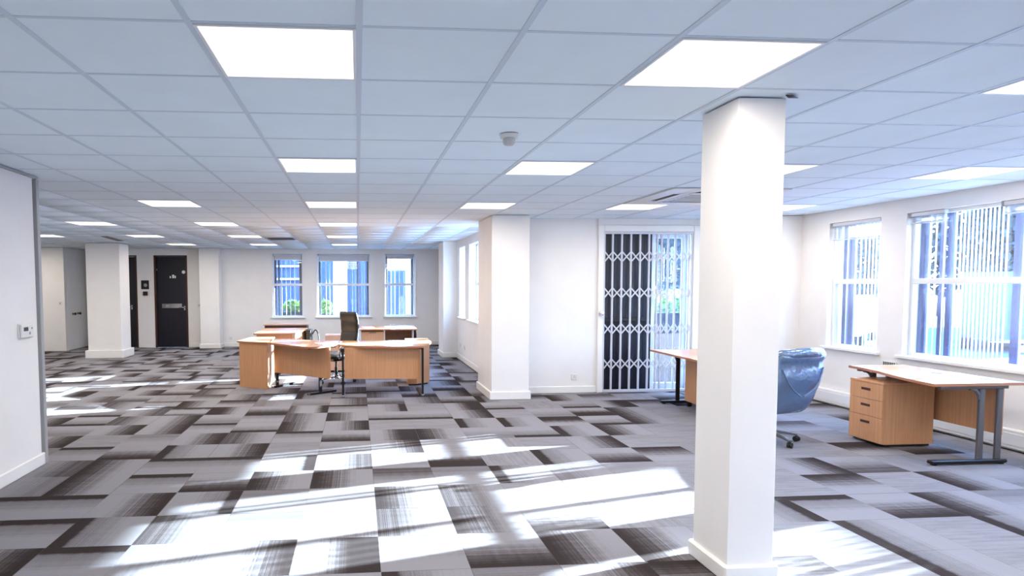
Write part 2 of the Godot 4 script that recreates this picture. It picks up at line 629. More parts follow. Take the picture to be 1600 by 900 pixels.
func make_carpet(fl: Node3D) -> void:
	# one carpet tile: slightly proud, edges tucked in
	var st := new_st()
	var a := TILE / 2.0 - 0.0001
	var b := a - 0.0011
	quad(st, Vector3(-b, 0, b), Vector3(b, 0, b), Vector3(b, 0, -b), Vector3(-b, 0, -b))
	var rim := [Vector3(-a, -0.0016, a), Vector3(a, -0.0016, a), Vector3(a, -0.0016, -a), Vector3(-a, -0.0016, -a)]
	var top := [Vector3(-b, 0, b), Vector3(b, 0, b), Vector3(b, 0, -b), Vector3(-b, 0, -b)]
	var uv := [Vector2(0, 1), Vector2(1, 1), Vector2(1, 0), Vector2(0, 0)]
	for k in 4:
		var k2 := (k + 1) % 4
		var pv := [rim[k], rim[k2], top[k2], top[k]]
		var pu := [uv[k], uv[k2], uv[k2], uv[k]]
		for i in [0, 2, 1, 0, 3, 2]:
			st.set_uv(pu[i])
			st.add_vertex(pv[i])
	var tile_mesh := done(st)
	var rest := []
	for k in 7: rest.append(null)
	rng.seed = 77
	var cells := []
	for ix in range(-19, 13):
		for iz in range(-17, 29):
			var x := TX + (ix + 0.5) * TILE
			var z := TZ - (iz + 0.5) * TILE
			if x > 5.95 or z > 4.6 or z < -17.6 or x < -9.0: continue
			if x > 2.3 and z < -9.05: continue
			if x < -2.95 and z > -4.3: continue
			# how large it shows: near and in view
			var d := Vector2(x, z).length()
			var seen := z < -2.9 and absf(x - 0.28 * -z) < -z * 0.95 + 0.4 and not (x < -2.6 and z > -5.6)
			cells.append([(0.0 if seen else 1000.0) + d, x, z, ix, iz])
	cells.sort_custom(func(p, q): return p[0] < q[0])
	var n := 0
	for c in cells:
		var s := tile_look(c[3], c[4])
		var y := rng.randf_range(-0.0007, 0.0)
		if n < 300:
			part(fl, "carpet_tile" if n == 0 else "carpet_tile_%03d" % n, tile_mesh, M.carpet[s.x], Vector3(c[1], y, c[2]), Vector3(0, s.y * PI / 2, 0))
		else:
			if rest[s.x] == null: rest[s.x] = new_st()
			rest[s.x].append_from(tile_mesh, 0, Transform3D(Basis(Vector3.UP, s.y * PI / 2), Vector3(c[1], y, c[2])))
		n += 1
	var am := ArrayMesh.new()
	for k in 7:
		if rest[k] == null: continue
		rest[k].commit(am)
		am.surface_set_material(am.get_surface_count() - 1, M.carpet[k])
	var o := MeshInstance3D.new()
	o.name = "carpet_tiles_beyond"
	o.mesh = am
	tag(o, "", "", "", "stuff")
	fl.add_child(o)

# what the photograph shows, row by row: first column, then dark edge (L left, N near, R right, F far) and kind
# (b broad, s sharp band, w weak, d both ends, h half, l light, m middling)
const LAID := {
	-2: [4, "Fm Nl Ls Fl"],
	-1: [-5, "Rb Fs Rl Rb Rh Fw Nb Lb Lb Fl Nl Ls Fl Ls"],
	0: [-5, "Fs Ls Lm Fw Rl Lm Lb Nb Rl Fl Rs Fs Nb Lb Fw"],
	1: [-6, "Fs Fs Rb Rs Fw Fl Lb Lm Nl Fw Rl Ll Fl Fb Nl Lb Nw"],
	2: [-6, "Rw Lb Fs Nb Lb Lb Fm Fw Ls Lw Fl Nl Fl Rb Nm Ll Fl Nw"],
	3: [-7, "Nl Rm Lb Fs Fs Rs Rm Fl Nh Ll Ls Nb Fb Ll Fl Nl Fh Nb Ll"],
	4: [-7, "Rw Fs Nb Ls Rb Fl Nw Rb Fl Ll Nl Rb Fl Nl Ll Rw Fl Nm Fb"],
	5: [-8, "Fs Rb Fl Fw Rb Lm Fs Nb Rh Lb Nw Ns Ls Lb Fl Nl Lw Fm Nl Lb"],
	6: [-8, "Lb Nw Rb Rb Fs Ns Lb Rb Fl Nl Ls Ls Fh Ns Lb Fl Nm Lw Fl Nb"],
	7: [-8, "Rb Ns Lm Rb Nw Fs Lm Lb Ns Ns Rb Fl Nw Nh Lb Fl Rm Nl Lw Fb"],
}

# kind and quarter turns of a carpet tile. turn 0: dark edge at -x, 1: dark edge at +z (near), 2: +x, 3: -z (far)
func tile_look(ix: int, iz: int) -> Vector2i:
	var kind: int = [0, 0, 1, 1, 2, 4, 5, 6, 6, 0, 6, 3][rng.randi() % 12]
	var turn := ((ix + iz) & 1) + 2 * (rng.randi() % 2)
	if LAID.has(iz):
		var row: PackedStringArray = LAID[iz][1].split(" ")
		var k: int = ix - LAID[iz][0]
		if k >= 0 and k < row.size():
			turn = "LNRF".find(row[k][0])
			kind = "bswdhlm".find(row[k][1])
	return Vector2i(kind, turn)

func make_ceiling() -> void:
	var ce := structure("ceiling")
	var cs := new_st()
	add_box(cs, Vector3(-9.2, TOP + 0.16, -9.15), Vector3(6.3, TOP + 0.35, 4.7))
	add_box(cs, Vector3(-9.2, TOP + 0.16, -17.7), Vector3(2.4, TOP + 0.35, -9.15))
	part(ce, "slab", done(cs), M.plenum)
	var t := 0.012
	var h := PITCH / 2.0 - 0.003
	var tm := box_mesh(Vector3(-h, 0.004, -h), Vector3(h, 0.019, h))
	var lit := lit_cells()
	var over := behind_cells()
	var rest := new_st()
	var n := 0
	var open := {Vector2i(5, 6): 1, Vector2i(6, 6): 1, Vector2i(5, 7): 1, Vector2i(6, 7): 1, Vector2i(-3, 17): 1}
	for j in range(-12, 26):
		for i in range(-16, 11):
			var c := Vector2i(i, j)
			if lit.has(c) or over.has(c) or open.has(c): continue
			var x := GX + (i + 0.5) * PITCH
			var z := GZ - (j + 0.5) * PITCH
			if x < -9.2 or x > 6.3: continue
			if x > 2.5 and z < -9.2: continue
			if z > 4.6 or z < -17.6: continue
			var seen := j >= -1 and j <= 12 and i >= -5 and i <= 9 and not (i <= -5 and j < 4)
			if seen and n < 300:
				part(ce, "ceiling_tile" if n == 0 else "ceiling_tile_%03d" % n, tm, M.ceil, Vector3(x, TOP, z))
				n += 1
			else:
				rest.append_from(tm, 0, Transform3D(Basis(), Vector3(x, TOP, z)))
	var o := part(ce, "ceiling_tiles_beyond", done(rest), M.ceil)
	tag(o, "", "", "", "stuff")
	# inverted-T grid: main runners along z, cross tees along x
	var k := 0
	for i in range(-15, 11):
		var x := GX + i * PITCH
		if x < -9.0 or x > 6.0: continue
		var zmin := -8.85 if x > 2.1 else -16.5
		var zmax := 4.5 if x > -2.8 else -4.3
		part(ce, "runner" if k == 0 else "runner_%03d" % k, box_mesh(Vector3(x - t, TOP + 0.0005, zmin), Vector3(x + t, TOP + 0.03, zmax)), M.bar)
		k += 1
	k = 0
	for j in range(-11, 25):
		var z := GZ - j * PITCH
		if z < -16.5 or z > 4.5: continue
		var x0 := -2.86 if z > -4.3 else -9.0
		var x1 := 2.1 if z < -8.85 else 6.0
		part(ce, "cross_tee" if k == 0 else "cross_tee_%03d" % k, box_mesh(Vector3(x0, TOP + 0.002, z - 0.009), Vector3(x1, TOP + 0.025, z + 0.009)), M.bar)
		k += 1

# a sash window built in local axes: opening in the x-y plane, room towards +z. turned into its wall.
func sash_window(called: String, at: Vector3, turn: float, w: float, sill: float, head: float, bars: Array, posts: Array, post_mat: Material, depth := 0.2, frame := 0.035) -> Node3D:
	var o := structure(called, at)
	o.rotation.y = turn
	var hw := w / 2.0
	var z := -depth
	var st := new_st()
	add_cham(st, Vector3(-hw, sill, z - 0.03), Vector3(-hw + frame, head, z + 0.03), 0.004)
	add_cham(st, Vector3(hw - frame, sill, z - 0.03), Vector3(hw, head, z + 0.03), 0.004)
	add_cham(st, Vector3(-hw + frame, head - frame, z - 0.03), Vector3(hw - frame, head, z + 0.03), 0.004)
	add_cham(st, Vector3(-hw + frame, sill, z - 0.03), Vector3(hw - frame, sill + frame, z + 0.03), 0.004)
	part(o, "window_frame", done(st), M.white)
	part(o, "meeting_rail", cham(Vector3(-hw + frame, RAIL - 0.03, z - 0.025), Vector3(hw - frame, RAIL + 0.03, z + 0.035), 0.005), M.white)
	part(o, "pane", box_mesh(Vector3(-hw + frame, sill + frame, z - 0.012), Vector3(hw - frame, RAIL - 0.03, z - 0.008)), M.glass)
	part(o, "pane", box_mesh(Vector3(-hw + frame, RAIL + 0.03, z - 0.012), Vector3(hw - frame, head - frame, z - 0.008)), M.glass)
	part(o, "window_sill", cham(Vector3(-hw - 0.05, sill - 0.03, -0.02), Vector3(hw + 0.05, sill + 0.004, 0.05), 0.006), M.trim)
	part(o, "sill_board", box_mesh(Vector3(-hw, sill, z + 0.03), Vector3(hw, sill + 0.004, -0.02)), M.trim)
	for b in bars:
		part(o, "bar", cham(Vector3(b - 0.006, sill + frame, z - 0.055), Vector3(b + 0.006, head - frame, z - 0.043), 0.002), M.white)
	for p in posts:
		part(o, "post", cham(Vector3(p[0], sill - 0.02, z - 0.095), Vector3(p[1], head + 0.01, z - 0.06), 0.004), post_mat)
	return o

func roller_blind(at: Vector3, turn: float, w: float, y_top: float, y_bot: float, label: String) -> void:
	var t := thing("roller_blind", label, "blind", at, turn, "blinds rolled up at the window heads")
	part(t, "roller", tube([Vector3(-w / 2, y_top - 0.03, 0), Vector3(w / 2, y_top - 0.03, 0)], 0.022, 12), M.blind)
	part(t, "cloth", cham(Vector3(-w / 2 + 0.02, y_bot + 0.02, -0.024), Vector3(w / 2 - 0.02, y_top - 0.03, -0.021), 0.001), M.blind)
	part(t, "bottom_bar", cham(Vector3(-w / 2 + 0.02, y_bot, -0.032), Vector3(w / 2 - 0.02, y_bot + 0.024, -0.014), 0.004), M.white)
	for s in [-1, 1]:
		part(t, "bracket", cham(Vector3(s * w / 2 - 0.006, y_top - 0.062, -0.03), Vector3(s * w / 2 + 0.006, y_top, 0.025), 0.003), M.plastic_grey)

func venetian(at: Vector3, turn: float, w: float, y_top: float, slats: int, label: String) -> void:
	var t := thing("venetian_blind", label, "blind", at, turn, "blinds pulled up on the right wall")
	part(t, "headrail", cham(Vector3(-w / 2, y_top - 0.045, -0.025), Vector3(w / 2, y_top - 0.003, 0.025), 0.004), M.white_metal)
	for k in slats:
		var y := y_top - 0.052 - k * 0.009
		part(t, "slat", cham(Vector3(-w / 2 + 0.015, y - 0.0012, -0.023), Vector3(w / 2 - 0.015, y + 0.0012, 0.023), 0.001), M.white)
	var yb := y_top - 0.055 - slats * 0.009
	part(t, "bottom_rail", cham(Vector3(-w / 2 + 0.015, yb - 0.014, -0.024), Vector3(w / 2 - 0.015, yb, 0.024), 0.004), M.white_metal)
	part(t, "bracket", cham(Vector3(-w / 2 - 0.004, y_top - 0.05, -0.03), Vector3(-w / 2 + 0.02, y_top, 0.03), 0.003), M.plastic_grey)

func make_windows() -> void:
	var names := 1
	# right wall: room is towards -x, so turn by -90 degrees: local x -> world z
	var bars_b := [-6.485, -6.413, -6.315, -6.186, -6.135, -6.094, -6.051, -6.008, -5.965, -5.922, -5.879, -5.836, -5.793, -5.75, -5.707, -5.66, -5.499, -5.40, -5.30, -5.20]
	for k in WIN_R.size():
		var w: Array = WIN_R[k]
		var c: float = (w[0] + w[1]) / 2.0
		var bars := []
		var posts := []
		if k == 1:
			for b in bars_b: bars.append(b - c)
			posts = [[-6.62 - c, -6.53 - c], [-6.382 - c, -6.339 - c], [-6.296 - c, -6.232 - c], [-5.606 - c, -5.53 - c]]
		elif k % 3 == 1:
			for b in range(-6, 7): bars.append(b * 0.1)
			posts = [[-0.7, -0.62], [-0.5, -0.42], [0.2, 0.28]]
		else:
			for b in [-0.266, -0.13, -0.056, 0.016, 0.073, 0.13, 0.18, 0.23, 0.28]: bars.append(b)
			posts = [[-0.355, -0.281], [-0.251, -0.175]] if k == 0 else [[0.13, 0.19], [0.22, 0.28]]
		# local +z must be world -x: rotate about y by -90 deg; local x then is world +z
		sash_window("window_%d" % names, Vector3(WALL_R, 0, c), -PI / 2, w[1] - w[0], SILL, HEAD, bars, posts, M.blue_post, 0.10)
		names += 1
	venetian(Vector3(WALL_R + 0.035, 0, -7.385), -PI / 2, 0.77, HEAD, 17, "raised white blind at the top of the narrow window on the right wall")
	venetian(Vector3(WALL_R + 0.035, 0, -6.40), -PI / 2, 0.42, HEAD, 6, "short raised blind at the left end of the big right window")
	venetian(Vector3(WALL_R + 0.035, 0, -5.35), -PI / 2, 0.50, HEAD, 6, "short raised blind at the right end of the big right window")
	for k in WIN_M.size():
		var w: Array = WIN_M[k]
		var c: float = (w[0] + w[1]) / 2.0
		var bars := []
		var half: float = (w[1] - w[0]) / 2.0
		for b in range(-5, 6):
			if absf(b * 0.13) < half - 0.06: bars.append(b * 0.13)
		sash_window("window_%d" % names, Vector3(2.1, 0, c), -PI / 2, w[1] - w[0], SILL + 0.14, HEAD, bars, [[-half + 0.04, -half + 0.1]], M.blue_post, 0.17)
		names += 1
	for k in WIN_F.size():
		var w: Array = WIN_F[k]
		var c: float = (w[0] + w[1]) / 2.0
		var half: float = (w[1] - w[0]) / 2.0
		var bars := []
		var posts := [[-half + 0.03, -half + 0.085], [half - 0.09, half - 0.03]]
		if k == 0:
			bars = [-0.17, -0.06, 0.05, 0.16]
			posts = [[-half + 0.03, -half + 0.085], [-half + 0.12, -half + 0.17]]
		elif k == 1:
			bars = [-0.45, -0.36, -0.27, -0.18, -0.06, 0.05, 0.22, 0.30, 0.38, 0.46, 0.53]
			posts.append([0.34, 0.40])
		else:
			bars = [-0.22, -0.12, 0.0, 0.12, 0.22]
		var o := sash_window("window_%d" % names, Vector3(c, 0, -16.5), 0.0, w[1] - w[0], SILL, HEAD + 0.04, bars, posts, M.navy_frame, 0.14)
		if k == 0:
			part(o, "post", cham(Vector3(half - 0.115, SILL, -0.235), Vector3(half - 0.03, HEAD, -0.20), 0.004), M.maroon)
		names += 1
	roller_blind(Vector3(-1.765, 0, -16.555), 0.0, 0.70, 2.335, 2.185, "white roller blind in the left narrow window of the far wall")
	roller_blind(Vector3(-0.355, 0, -16.555), 0.0, 1.28, 2.335, 2.15, "wide white roller blind in the middle window of the far wall")
	roller_blind(Vector3(1.08, 0, -16.555), 0.0, 0.70, 2.335, 2.21, "white roller blind in the right narrow window of the far wall")

func make_doors() -> void:
	# dark doors in the far wall
	var d := structure("door_1")
	part(d, "door_leaf", cham(Vector3(-6.06, 0.005, -16.60), Vector3(-5.50, 2.265, -16.555), 0.003), M.navy)
	var st := new_st()
	for r in [[-6.10, -6.062, 0.0, 2.30], [-5.498, -5.46, 0.0, 2.30], [-6.10, -5.46, 2.268, 2.30]]:
		add_box(st, Vector3(r[0], r[2], -16.63), Vector3(r[1], r[3], -16.495))
	part(d, "door_frame", done(st), M.brown_dark)
	lever(d, Vector3(-5.62, 1.015, -16.555), -1)
	d = structure("door_2")
	part(d, "door_leaf", cham(Vector3(-5.01, 0.005, -16.60), Vector3(-4.285, 2.265, -16.555), 0.003), M.navy)
	st = new_st()
	for r in [[-5.05, -5.012, 0.0, 2.30], [-4.283, -4.24, 0.0, 2.30], [-5.05, -4.24, 2.268, 2.30]]:
		add_box(st, Vector3(r[0], r[2], -16.63), Vector3(r[1], r[3], -16.495))
	part(d, "door_frame", done(st), M.brown_dark)
	lever(d, Vector3(-4.335, 0.99, -16.555), -1)
	var pl := part(d, "push_plate", cham(Vector3(-4.89, 0.985, -16.555), Vector3(-4.40, 1.095, -16.549), 0.002), M.chrome)
	tag(pl, "wide metal plate with grey marks")
	for x in [[-4.80, -4.69], [-4.61, -4.57]]:
		part(pl, "printed_mark", box_mesh(Vector3(x[0], 1.02, -16.5488), Vector3(x[1], 1.06, -16.5482)), M.plastic_grey)
	part(d, "round_sticker", lathe([[0.0, 0.0], [0.042, 0.0], [0.042, 0.002], [0.0, 0.002]], 20), M.paper, Vector3(-4.345, 1.885, -16.5545), Vector3(PI / 2, 0, 0))
	for x in [[-4.685, 0.03, 0.05], [-4.625, 0.05, 0.085], [-4.565, 0.03, 0.06]]:
		part(d, "white_marking", cham(Vector3(x[0], 1.735, -16.555), Vector3(x[0] + x[1], 1.735 + x[2], -16.5535), 0.0005), M.paper)
	part(d, "hinge_pin", cham(Vector3(-5.012, 1.92, -16.556), Vector3(-4.985, 1.97, -16.545), 0.002), M.chrome)
	# folding security gate and the doorway behind it
	var f := structure("door_3")
	st = new_st()
	for r in [[3.37, 3.452, 0.0, 2.37], [4.758, 4.86, 0.0, 2.37], [3.452, 4.758, 2.278, 2.37], [3.37, 3.385, 2.37, 2.45]]:
		add_cham(st, Vector3(r[0], r[1 + 1], -8.90), Vector3(r[1], r[3], -8.815), 0.008)
	part(f, "door_frame", done(st), M.trim)
	part(f, "door_leaf", cham(Vector3(3.452, 0.01, -9.06), Vector3(4.235, 2.275, -9.01), 0.003), M.navy)
	for k in 6:
		var x := 3.475 + k * 0.128
		part(f, "recessed_panel", cham(Vector3(x, 0.06, -9.012), Vector3(x + 0.10, 2.22, -9.006), 0.003), M.navy_frame)
	part(f, "push_bar", cham(Vector3(3.47, 1.0, -9.01), Vector3(4.2, 1.06, -8.965), 0.01), M.dark)
	st = new_st()
	for r in [[4.237, 4.29, 0.01, 2.275], [4.70, 4.757, 0.01, 2.275], [4.29, 4.70, 2.20, 2.275], [4.29, 4.70, 0.01, 0.10]]:
		add_cham(st, Vector3(r[0], r[2], -9.06), Vector3(r[1], r[3], -9.01), 0.003)
	part(f, "glazed_leaf_frame", done(st), M.white)
	part(f, "pane", box_mesh(Vector3(4.29, 0.10, -9.037), Vector3(4.70, 2.20, -9.033)), M.glass)
	part(f, "pull_knob", lathe([[0.0, 0.0], [0.018, 0.0], [0.018, 0.02], [0.035, 0.03], [0.035, 0.05], [0.0, 0.056]], 16), M.chrome, Vector3(3.41, 1.13, -8.815), Vector3(PI / 2, 0, 0))
	var g := thing("folding_gate", "white concertina security gate with lattice rows across the dark doorway", "gate", Vector3(0, 0, -8.845))
	var xs := [3.465, 3.585, 3.718, 3.851, 3.984, 4.115, 4.235, 4.30, 4.395, 4.50, 4.605, 4.70, 4.745]
	for x in xs:
		var hw := 0.013
		part(g, "upright", cham(Vector3(x - hw, 0.04, -0.012), Vector3(x + hw, 2.25, 0.012), 0.003), M.white_metal)
	part(g, "top_track", cham(Vector3(3.453, 2.245, -0.02), Vector3(4.757, 2.276, 0.02), 0.003), M.white_metal)
	part(g, "bottom_track", cham(Vector3(3.453, 0.002, -0.02), Vector3(4.757, 0.04, 0.02), 0.003), M.white_metal)
	for y in [1.93, 1.42, 0.91, 0.41]:
		for k in xs.size() - 1:
			var x0: float = xs[k]
			var x1: float = xs[k + 1]
			var hh := 0.072
			for s in [-1, 1]:
				var p := Vector3(x0, y - s * hh, 0.014 + 0.004 * s)
				var q := Vector3(x1, y + s * hh, 0.014 + 0.004 * s)
				var dir := (q - p).normalized()
				var sd := Vector3(-dir.y, dir.x, 0) * 0.009
				var fz := Vector3(0, 0, 0.003)
				var s2 := new_st()
				quad(s2, p - sd + fz, q - sd + fz, q + sd + fz, p + sd + fz)
				quad(s2, q - sd - fz, p - sd - fz, p + sd - fz, q + sd - fz)
				quad(s2, p + sd + fz, q + sd + fz, q + sd - fz, p + sd - fz)
				quad(s2, p - sd - fz, q - sd - fz, q - sd + fz, p - sd + fz)
				part(g, "lattice_bar", done(s2), M.white_metal)
	# door in the far left recess with two knobs
	var e := structure("door_4")
	part(e, "door_leaf", cham(Vector3(-6.925, 0.005, -17.3), Vector3(-6.912, 2.05, -15.98), 0.002), M.wall)
	for z in [-16.24, -16.52]:
		part(e, "door_knob", lathe([[0.0, 0.0], [0.03, 0.0], [0.012, 0.008], [0.012, 0.04], [0.032, 0.05], [0.03, 0.075], [0.0, 0.08]], 14), M.dark_metal, Vector3(-6.912, 0.87, z), Vector3(0, 0, -PI / 2))

func lever(d: Node3D, at: Vector3, s: int) -> void:
	var st := new_st()
	add_cham(st, at + Vector3(-0.02, -0.06, 0), at + Vector3(0.02, 0.05, 0.008), 0.003)
	add_tube(st, [at + Vector3(0, 0.01, 0.0), at + Vector3(0, 0.01, 0.05), at + Vector3(s * 0.03, 0.01, 0.055), at + Vector3(s * 0.12, 0.01, 0.055)], 0.011, 8)
	part(d, "door_handle", done(st), M.chrome)

# ------------------------------------------------------------------ columns and fittings
func column(called: String, label: String, lo: Vector2, hi: Vector2, plinth: float, grow: float) -> void:
	var t := thing(called, label, "column", Vector3((lo.x + hi.x) / 2, 0, (lo.y + hi.y) / 2))
	var h := (hi - lo) / 2.0
	part(t, "shaft", cham(Vector3(-h.x, 0, -h.y), Vector3(h.x, TOP - 0.004, h.y), 0.0015), M.wall)
	part(t, "plinth", cham(Vector3(-h.x - grow, 0, -h.y - grow), Vector3(h.x + grow, plinth, h.y + grow), 0.008), M.trim)

func make_fittings() -> void:
	column("support_column", "large white square column standing in the right foreground", Vector2(1.885, -3.43), Vector2(2.132, -3.095), 0.085, 0.022)
	column("support_column", "white square column standing in front of the dark doors", Vector2(-5.74, -14.75), Vector2(-5.05, -14.18), 0.17, 0.05)
	# gap where a ceiling clip hangs open beside the near column
	var c := thing("ceiling_clip", "small dark slit-like clip in the ceiling at the foreground column top", "clip", Vector3(2.115, TOP - 0.002, -3.05))
	part(c, "clip_body", loft([{"c": Vector3(-0.03, -0.004, 0.02), "u": Vector3(0, 0.001, 0), "w": Vector3(0, 0, 0.006)}, {"c": Vector3(0.01, -0.006, 0), "u": Vector3(0, 0.004, 0), "w": Vector3(0, 0, 0.020)}, {"c": Vector3(0.065, -0.004, -0.025), "u": Vector3(0, 0.001, 0), "w": Vector3(0, 0, 0.003)}], 10, 2.0), M.black)
	# smoke detector
	var s := thing("smoke_detector", "round white smoke detector on the ceiling in front of a light panel", "smoke detector", Vector3(0.935, TOP, -3.95))
	part(s, "mount", lathe([[0.0, -0.026], [0.052, -0.026], [0.054, -0.008], [0.056, -0.0005], [0.0, -0.0005]], 28), M.plastic)
	part(s, "sensor_cap", lathe([[0.0, -0.066], [0.026, -0.066], [0.036, -0.056], [0.038, -0.027], [0.0, -0.027]], 28), M.sensor)
	# air conditioning cassette in the ceiling
	var a := thing("ceiling_cassette", "white air conditioning cassette with open vanes in the ceiling near the column", "air conditioner", Vector3(GX + 6 * PITCH, TOP, GZ - 7 * PITCH))
	part(a, "panel", cassette_panel(), M.plastic)
	for k in 4:
		var ang := k * PI / 2
		var st := new_st()
		add_cham(st, Vector3(-0.30, -0.022, 0.0), Vector3(0.30, -0.018, 0.05), 0.002)
		part(a, "vane", done(st), M.plastic, Vector3(sin(ang) * 0.33, 0.0, cos(ang) * 0.33), Vector3(0, ang, 0))
		part(a, "slot", cham(Vector3(-0.25, -0.0135, 0.0), Vector3(0.25, -0.0115, 0.085), 0.0005), M.brown_dark, Vector3(sin(ang) * 0.34, 0.0, cos(ang) * 0.34), Vector3(0, ang, 0))
	part(a, "intake_grille", cham(Vector3(-0.27, -0.018, -0.27), Vector3(0.27, -0.011, 0.27), 0.003), M.plastic)
	for k in 6:
		part(a, "grille_slat", cham(Vector3(-0.24, -0.020, -0.23 + k * 0.085), Vector3(0.24, -0.0175, -0.19 + k * 0.085), 0.001), M.plastic_grey)
	# ceiling vent
	var v := thing("ceiling_vent", "dark rectangular air vent in the far ceiling", "vent", Vector3(GX - 2.5 * PITCH, TOP, GZ - 17.5 * PITCH))
	part(v, "vent_frame", cham(Vector3(-0.297, 0.0, -0.297), Vector3(0.297, 0.02, 0.297), 0.003), M.plastic_grey)
	for k in 8:
		part(v, "louvre", cham(Vector3(-0.24, -0.010, -0.26 + k * 0.065), Vector3(0.24, -0.002, -0.215 + k * 0.065), 0.001), M.dark, Vector3.ZERO, Vector3.ZERO)
	# recessed emergency downlights at the far end
	var e := thing("recessed_spot", "small bright recessed fitting in the ceiling above the right far window", "ceiling spot", Vector3(1.15, TOP, -16.1))
	part(e, "rim", lathe([[0.0, -0.004], [0.07, -0.004], [0.075, 0.0], [0.0, 0.0]], 20), M.plastic)
	part(e, "lens", lathe([[0.0, -0.012], [0.045, -0.010], [0.055, -0.004], [0.0, -0.004]], 20), M.chrome)
	s = thing("smoke_detector", "small white detector on the ceiling by the left partition edge, far away", "smoke detector", Vector3(-7.45, TOP, -15.2))
	part(s, "mount", lathe([[0.0, -0.03], [0.06, -0.03], [0.065, -0.008], [0.068, -0.0005], [0.0, -0.0005]], 24), M.plastic)
	part(s, "sensor_cap", lathe([[0.0, -0.075], [0.035, -0.075], [0.045, -0.06], [0.047, -0.031], [0.0, -0.031]], 24), M.dark)
	var sl := thing("ceiling_slot", "narrow dark slot diffuser in the ceiling beside the far square column", "vent", Vector3(-4.72, TOP, -12.95), 0.12)
	part(sl, "slot_frame", cham(Vector3(-0.07, -0.006, -0.62), Vector3(0.07, 0.001, 0.62), 0.002), M.plastic_grey)
	for k in 2:
		part(sl, "slot", cham(Vector3(-0.05 + k * 0.055, -0.008, -0.60), Vector3(-0.005 + k * 0.055, -0.005, 0.60), 0.0008), M.brown_dark)
	# thermostat on the left partition
	var t := thing("wall_controller", "white wall controller with small dark display on the left partition", "thermostat", Vector3(-2.72, 1.17, -5.48), PI / 2)
	part(t, "back_plate", cham(Vector3(-0.105, -0.062, 0), Vector3(0.105, 0.062, 0.012), 0.004), M.plastic)
	var cv := part(t, "cover", cham(Vector3(-0.098, -0.055, 0.012), Vector3(0.098, 0.055, 0.03), 0.006), M.plastic)
	part(cv, "display", cham(Vector3(-0.065, 0.0, 0.029), Vector3(0.005, 0.032, 0.0315), 0.001), M.lcd)
	part(cv, "button", lathe([[0.0, 0.0], [0.012, 0.0], [0.012, 0.004], [0.0, 0.005]], 14), M.plastic_grey, Vector3(0.03, -0.02, 0.029), Vector3(PI / 2, 0, 0))
	part(cv, "button", lathe([[0.0, 0.0], [0.009, 0.0], [0.009, 0.004], [0.0, 0.005]], 14), M.plastic_grey, Vector3(0.065, 0.02, 0.029), Vector3(PI / 2, 0, 0))
	# notices beside the far doors
	var n := thing("door_notice", "square black notice with a pale round emblem between the dark doors", "sign", Vector3(-5.27, 1.57, -16.498))
	part(n, "plate", cham(Vector3(-0.095, -0.11, 0), Vector3(0.095, 0.11, 0.006), 0.002), M.black)
	part(n, "emblem", lathe([[0.0, 0.0], [0.045, 0.0], [0.045, 0.002], [0.0, 0.002]], 18), M.plastic_grey, Vector3(0.01, -0.01, 0.005), Vector3(PI / 2, 0, 0))
	n = thing("call_point", "small dark red wall box below the black notice", "call point", Vector3(-5.264, 1.355, -16.498))
	part(n, "box", cham(Vector3(-0.055, -0.05, 0), Vector3(0.055, 0.05, 0.04), 0.008), M.maroon)
	part(n, "window_plate", cham(Vector3(-0.03, -0.03, 0.04), Vector3(0.03, 0.03, 0.043), 0.001), M.dark)
	switch_plate("light switch plate on the wall right of the dark door", "light_switch", Vector3(-3.96, 1.05, -16.499), 0.0)
	switch_plate("light switch plate on the far left wall", "light_switch", Vector3(-7.02, 1.137, -15.849), 0.0)
	# sockets
	socket("small white wall socket low beside the folding gate", Vector3(3.05, 0.23, -8.849), 0.0, 0.086)
	socket("double wall socket low on the wing wall, the nearer one", Vector3(2.099, 0.30, -12.55), -PI / 2, 0.146)
	socket("double wall socket low on the wing wall, the farther one", Vector3(2.099, 0.30, -13.05), -PI / 2, 0.146)
	socket("small wall socket low on the far pilaster", Vector3(-3.2, 0.22, -16.499), 0.0, 0.086)
	var gr := thing("wall_grille", "small grey vent grille on the wall above the desk by the windows", "vent", Vector3(5.998, 0.62, -6.78), -PI / 2)
	part(gr, "plate", cham(Vector3(-0.10, -0.035, 0), Vector3(0.10, 0.035, 0.008), 0.002), M.plastic)
	for k in 7:
		part(gr, "slot", cham(Vector3(-0.082 + k * 0.024, -0.026, 0.007), Vector3(-0.066 + k * 0.024, 0.026, 0.0095), 0.0005), M.dark)

func cassette_panel() -> ArrayMesh:
	var st := new_st()
	add_cham(st, Vector3(-0.597, -0.012, -0.597), Vector3(0.597, 0.0, 0.597), 0.005)
	return done(st)

func switch_plate(label: String, called: String, at: Vector3, turn: float) -> void:
	var t := thing(called, label, "switch", at, turn)
	part(t, "plate", cham(Vector3(-0.043, -0.043, 0), Vector3(0.043, 0.043, 0.009), 0.003), M.plastic)
	part(t, "rocker", cham(Vector3(-0.012, -0.018, 0.009), Vector3(0.012, 0.018, 0.014), 0.002), M.plastic_grey)

func socket(label: String, at: Vector3, turn: float, w: float) -> void:
	var t := thing("wall_socket", label, "socket", at, turn)
	part(t, "plate", cham(Vector3(-w / 2, -0.043, 0), Vector3(w / 2, 0.043, 0.009), 0.003), M.plastic)
	var n := 2 if w > 0.1 else 1
	for k in n:
		var x := 0.0 if n == 1 else -0.035 + k * 0.07
		var st := new_st()
		add_box(st, Vector3(x - 0.003, 0.004, 0.0088), Vector3(x + 0.003, 0.014, 0.0096))
		add_box(st, Vector3(x - 0.014, -0.012, 0.0088), Vector3(x - 0.006, -0.007, 0.0096))
		add_box(st, Vector3(x + 0.006, -0.012, 0.0088), Vector3(x + 0.014, -0.007, 0.0096))
		part(t, "pin_holes", done(st), M.dark)

